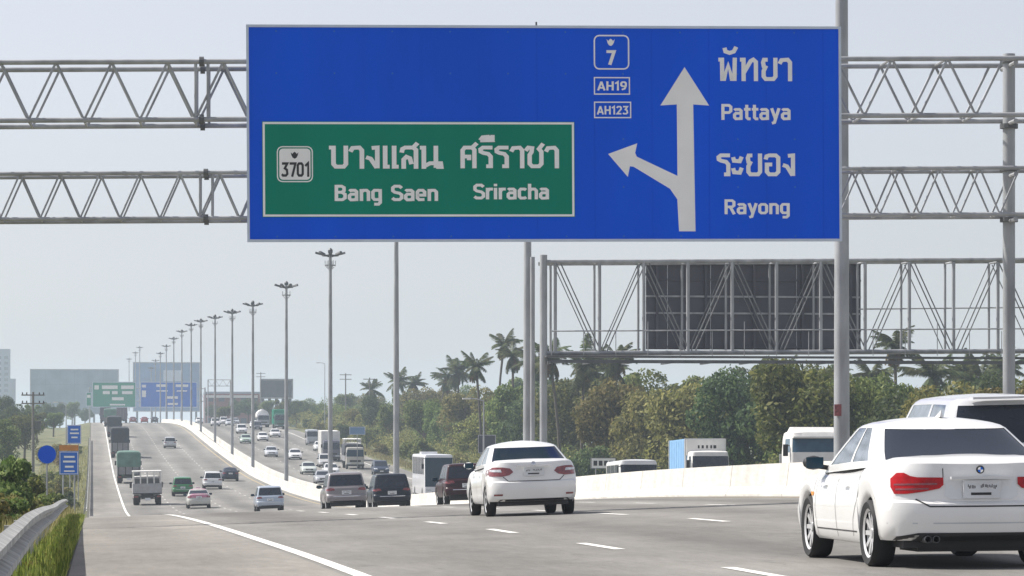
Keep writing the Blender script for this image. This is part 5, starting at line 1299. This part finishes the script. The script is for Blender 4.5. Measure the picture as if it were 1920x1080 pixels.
def nth(k):
    if k < 20: return ONES[k]
    t_, r_ = divmod(k, 10); w_ = ['', '', 'twent', 'thirt', 'fort', 'fift', 'sixt', 'sevent', 'eight', 'ninet'][t_]
    return w_ + ('ieth' if r_ == 0 else 'y-' + ONES[r_])
px = 1990.0
kk = 0
while px > 500:                         # front row of the wood
    t = rt.uniform(46, 52); s = s_of(px, t); d_ = s / 200
    top = W(px, skyline(px) + rt.uniform(2, 50), s).z; hgt = max(2.5, top - ground_z(s, t)); k = min(1.7, max(.7, hgt / 7.0)) * rt.uniform(.85, 1.1)
    plant(TREES[rt.randrange(9)], 'tree', nth(kk + 1) + ' leafy tree from the right in the front row of the wood', 'tree', t, s, k * 1.1, hgt / 6.1, 'front row of the roadside wood')
    px -= 2.6 * 1.0 * k * FOC / s * rt.uniform(.7, 1.1); kk += 1
px = 1990.0; kk = 0
while px > 520:                         # taller trees behind
    kk += 1
    t = rt.uniform(58, 76); s = s_of(px, t)
    top = W(px, skyline(px) + rt.uniform(-10, 30), s).z; hgt = max(3, top - ground_z(s, t)); k = min(2.0, max(.8, hgt / 7.5)) * rt.uniform(.9, 1.2)
    plant(TREES[rt.choice([0, 2, 3, 5, 6, 8, 1])], 'tree', nth(kk) + ' taller tree from the right in the back row of the wood', 'tree', t, s, k * 1.15, hgt / 6.1, 'back row of the roadside wood')
    px -= 2.6 * 1.2 * k * FOC / s * rt.uniform(.7, 1.1)
px = 1990.0; kk = 0
while px > 560:                         # bushes along the verge
    kk += 1
    t = rt.uniform(41.5, 44.5); s = s_of(px, t); k = rt.uniform(1.0, 1.9)
    plant(BUSH[rt.choice([0, 1, 1, 3, 3, 4, 5, 2])], 'bush', nth(kk) + ' bush from the right on the verge of the oncoming lanes', 'bush', t, s, k, k * rt.uniform(.9, 1.3), 'bushes along the far verge')
    px -= 1.3 * 1.3 * k * FOC / s * rt.uniform(.8, 1.5)
# left side: bushes close by, hazy trees beyond
lb = random.Random(4); kk = 0
for s in range(34, 330, 7):
    for row in range(2):
        t = -(1.3 + row * lb.uniform(.9, 1.8) + lb.uniform(0, .5) + s * .004); px_ = 960 + FOC * ((t * math.cos(YAW) - s * math.sin(YAW)) / (s * math.cos(YAW) + t * math.sin(YAW)))
        if px_ < -60 or (row == 0 and lb.random() < .35): continue
        kk += 1; k = lb.uniform(.28, .5) * (1 + s * .0035)
        plant(BUSH[lb.choice([0, 1, 3, 3, 1, 5, 0])], 'bush', nth(kk) + ' low shrub going up the left bank behind the guardrail', 'bush', t, s, k, k * lb.uniform(.8, 1.3), 'low shrubs on the left bank')
for k_, (px, s, k, kz, b) in enumerate(((2, 92, .95, 1.15, 5), (36, 118, .8, .95, 0), (70, 135, .55, .6, 3), (6, 140, 1.35, 1.5, 2), (52, 172, 1.0, 1.1, 1), (106, 190, .75, .75, 5), (20, 205, 1.6, 1.6, 1), (84, 232, 1.1, 1.1, 0), (122, 262, .9, .8, 6), (60, 292, 1.5, 1.3, 3), (104, 335, 1.3, 1.2, 5), (136, 360, .9, .9, 1), (28, 330, 1.9, 1.8, 6), (120, 430, 1.4, 1.2, 4), (142, 480, 1.0, .9, 5), (90, 470, 1.8, 1.5, 1))):
    p_ = W(px, 850, s)
    plant(BUSH[b], 'bush', ['leafy green bush at the left edge above the guardrail', 'bush left of the round blue sign post', 'low bush at the foot of the round blue sign'][k_] if k_ < 3 else nth(k_ - 2) + ' tall bush going up the left bank past the round blue sign', 'bush', p_.x, s, k, kz, None if k_ < 3 else 'bushes on the left bank')
for k_, (px, py, s, b) in enumerate(sorted(((8, 735, 620, 3), (34, 742, 560, 6), (-25, 728, 600, 0), (60, 752, 700, 5), (88, 745, 820, 6), (112, 752, 900, 3), (135, 748, 980, 0), (70, 760, 600, 2), (160, 758, 1080, 6), (45, 765, 480, 8), (100, 768, 640, 0), (10, 772, 420, 5)))):
    p_ = W(px, py, s); hgt = p_.z - ground_z(s, p_.x)
    plant(TREES[b], 'tree', nth(k_ + 1) + ' hazy tree by nearness to the left edge, below the pale billboard', 'tree', p_.x, s, max(.9, hgt / 8), hgt / 6.9, 'hazy trees on the left')
for k_, (px, py, s, b) in enumerate(sorted(((400, 752, 960, 6), (440, 745, 900, 3), (465, 738, 860, 6), (500, 745, 840, 0), (530, 742, 800, 5), (556, 745, 770, 3), (580, 748, 760, 6), (420, 758, 820, 0)))):
    p_ = W(px, py, s); hgt = p_.z - ground_z(s, p_.x)
    plant(TREES[b], 'tree', nth(k_ + 1) + ' hazy tree from the left above the far end of the oncoming lanes', 'tree', p_.x, s, max(1.0, hgt / 7), hgt / 6.9, 'hazy trees beyond the oncoming lanes')

# coconut palms
def frond_mesh(seed, Lf):
    g = random.Random(seed); mb = MB(); n = 11; pts = []; droop = g.uniform(.3, .85)
    for i in range(n + 1):
        u = i / n; pts.append(Vector((Lf * (u - .12 * u * u * droop), 0, Lf * (.42 * u - .75 * droop * u * u))))
    mb.path(pts, [.035 * (1 - .8 * i / n) + .006 for i in range(n + 1)], 4)
    for i in range(1, n * 4):
        u = i / (n * 4); f = u * n; j = min(int(f), n - 1); c = pts[j].lerp(pts[j + 1], f - j)
        l = (.95 * math.sin(math.pi * (.12 + .82 * u)) + .1) * Lf / 3.6
        for sg_ in (-1, 1):
            tip = c + Vector((.4 * l, sg_ * l * .75, -l * g.uniform(.35, .8))); e_ = Vector((.045, 0, .0)) * Lf / 3.6
            mb.add([c - e_, c + e_, (c + tip) / 2 + e_ * 1.2 + Vector((0, 0, .05)), tip, (c + tip) / 2 - e_ * 1.2 + Vector((0, 0, .05))], [(0, 1, 2, 4), (4, 2, 3)])
    return mb.mesh('frond', M['frond'])
FR = [frond_mesh(i, 2.5 + .25 * i) for i in range(4)]
DEAD = frond_mesh(9, 2.2); DEAD.materials[0] = M['leaf_r']
def palm(px, py, s, label):
    p_ = W(px, py, s); gz_ = ground_z(s, p_.x); Ht = max(4, p_.z - gz_ - 1.6); q = random.Random(int(px * 7 + s))
    o = thing('palm_tree', label, 'palm tree', (p_.x, s, gz_), 0, 'coconut palms above the wood')
    big_ = q.uniform(.7, 1.2); lean = (q.uniform(-1.8, 1.8), q.uniform(-.8, .8)); pts = [(lean[0] * u * u, lean[1] * u * u, Ht * u) for u in (0, .25, .5, .75, 1)]
    MB().path(pts, [.22, .17, .15, .14, .16], 8).build('trunk', M['palm_bark'], o, smooth=50)
    n = q.randint(20, 32)
    for i in range(q.randint(2, 5)): link('dead_frond', DEAD, o, pts[-1], (0, q.uniform(1.0, 1.4), q.uniform(0, 6.28)))
    for i in range(n):
        e_ = q.uniform(-1.1, .9) if i > 6 else q.uniform(.3, 1.2)
        f = link('frond', FR[q.randrange(4)], o, pts[-1], (0, -e_ + .2, i * 2.4 + q.uniform(-.2, .2))); f.scale = [big_ * q.uniform(.75, 1.15)] * 3
PALMS = [(930, 622, 430), (903, 662, 410), (962, 642, 420), (1052, 640, 330), (1090, 652, 345), (1150, 640, 335), (1172, 664, 350), (1128, 676, 365), (1470, 684, 300), (1680, 612, 300), (1742, 672, 310), (1622, 676, 320), (1800, 668, 330), (1860, 676, 320),
         (822, 686, 560), (862, 680, 540), (842, 700, 600), (790, 704, 640), (750, 698, 620), (685, 714, 650), (1010, 660, 400), (1545, 672, 340), (1905, 660, 330)]
for k_, (px, py, s) in enumerate(sorted(PALMS)):
    palm(px, py, s, 'tallest coconut palm left of the rear-facing gantry legs' if (px, s) == (930, 430) else 'coconut palm standing tallest right of the thickest lighting column' if px == 1680 else nth(k_ + 1) + ' coconut palm from the left above the wood')

# grasses
def blades(name, pts, h0, h1, wd, m, parent=None):
    n = len(pts); C = np.array(pts); h = rng.uniform(h0, h1, (n, 1)); a = rng.uniform(0, 6.28, n)
    lean = np.stack([np.cos(a), np.sin(a), np.zeros(n)], 1) * rng.uniform(.05, .5, (n, 1)) * h; up = np.array([0, 0, 1.0]) * h
    tip = lean + up; sd_ = np.stack([-np.sin(a), np.cos(a), np.zeros(n)], 1) * wd
    return tag(link(name, quads_mesh(name, C + tip / 2, tip / 2, sd_, m), parent), kind='stuff')
def scatter(n, t0, t1, s0, s1, pw=1.0):
    out = []
    for _ in range(n):
        s = s0 + (s1 - s0) * random.random() ** pw; t = random.uniform(t0, t1) if not callable(t0) else random.uniform(t0(s), t1)
        out.append((t, s, ground_z(s, t) - .04))
    return out
g_ = blades('verge_grass', [p for p in scatter(20000, -.9, -.25, 16, 108, 1.3) if math.sin(p[1] * 2.3 + p[0] * 7) + math.sin(p[1] * .9 + 1) + random.uniform(-1, 1) > -.5], .03, .24, .010, M['grass']); g_['label'] = 'bright green grass between the guardrail and the shoulder'; g_['category'] = 'grass'
wp = []
for _ in range(260):
    sc_ = 18 + 90 * random.random() ** 1.3; tc_ = random.uniform(-.85, -.3); rc_ = random.uniform(.04, .16)
    for _k in range(48):
        a_ = random.uniform(0, 6.283); q_ = rc_ * math.sqrt(random.random()); t_ = tc_ + q_ * math.cos(a_)
        if t_ > -.25 - .14 * random.random(): continue
        wp.append((t_, sc_ + q_ * math.sin(a_) * 1.6, ground_z(sc_, tc_) - .04 + random.random() * rc_ * 1.2))
C_ = np.array(wp); nr_ = unit(rng.normal(size=(len(C_), 3)) + [0, 0, .8]); U_ = unit(np.cross(nr_, rng.normal(size=(len(C_), 3)))); V_ = np.cross(nr_, U_)
g_ = tag(link('verge_weeds', quads_mesh('verge_weeds', C_, U_ * .028, V_ * .014, M['grass'])), 'leafy weeds in the strip between guardrail and shoulder', 'weeds', kind='stuff')
g_ = blades('bank_grass', scatter(16000, -3.4, -.75, 22, 150, 1.2), .12, .55, .014, M['straw']); g_['label'] = 'dry yellow grass on the bank left of the guardrail'; g_['category'] = 'grass'
g_ = blades('far_bank_grass', scatter(12000, -7, -.6, 150, 520, 1.0), .15, .6, .03, M['straw']); g_['label'] = 'dry grass on the left bank along the far road'; g_['category'] = 'grass'
g_ = blades('far_verge_grass', scatter(16000, 38.7, 43, 110, 600, 1.0), .15, .6, .03, M['straw']); g_['label'] = 'dry grass along the verge of the oncoming lanes'; g_['category'] = 'grass'
def understory(name, label, seed, nblob, t0, t1, hmax, m, per=150):
    g = np.random.default_rng(seed); s_ = 115 + 640 * g.uniform(0, 1, nblob) ** 1.25; t_ = g.uniform(t0, t1, nblob)
    r_ = g.uniform(.6, 1.7, nblob); z_ = np.array([ground_z(a, b) for a, b in zip(s_, t_)]) + g.uniform(.2, hmax, nblob) * (.75 + .25 * np.sin(s_ * .11 + t_))
    k = np.repeat(np.arange(nblob), per); n = len(k); dd = unit(g.normal(size=(n, 3))); rr = r_[k] * g.uniform(.5, 1.1, n)
    C = np.stack([t_[k], s_[k], z_[k]], 1) + dd * rr[:, None]; nr = unit(dd + g.normal(size=(n, 3)) * .8 + [0, 0, .3]); U = unit(np.cross(nr, g.normal(size=(n, 3)))); V = np.cross(nr, U); sz = g.uniform(.08, .2, (n, 1))
    tag(link(name, quads_mesh(name, C, U * sz, V * sz * .6, m)), label, 'undergrowth', kind='stuff')
understory('undergrowth', 'tangled olive undergrowth at the foot of the wood', 5, 620, 43, 50, 2.8, M['leaf_y'])
understory('thicket', 'dense green thicket filling the wood between the trees', 6, 1300, 48, 64, 5.8, M['leaf'], 125)
understory('scrub', 'sunlit yellow green scrub in front of the wood', 8, 420, 45, 54, 4.2, M['leaf_y'], 130)

# ------------------------------------------------------------------ haze
m = bpy.data.materials.new('haze'); m.use_nodes = True; nt = m.node_tree; nt.nodes.clear()
pv = nt.nodes.new('ShaderNodeVolumePrincipled'); pv.inputs['Color'].default_value = (.74, .87, 1.0, 1); pv.inputs['Density'].default_value = 0.00027; pv.inputs['Anisotropy'].default_value = 0.1
mo = nt.nodes.new('ShaderNodeOutputMaterial'); nt.links.new(pv.outputs[0], mo.inputs['Volume'])
hz_ = MB().box((-6500, -250, -6.5), (6500, 15000, 95)).build('haze', m); tag(hz_, 'pale haze lying over the whole motorway', 'haze', kind='stuff')
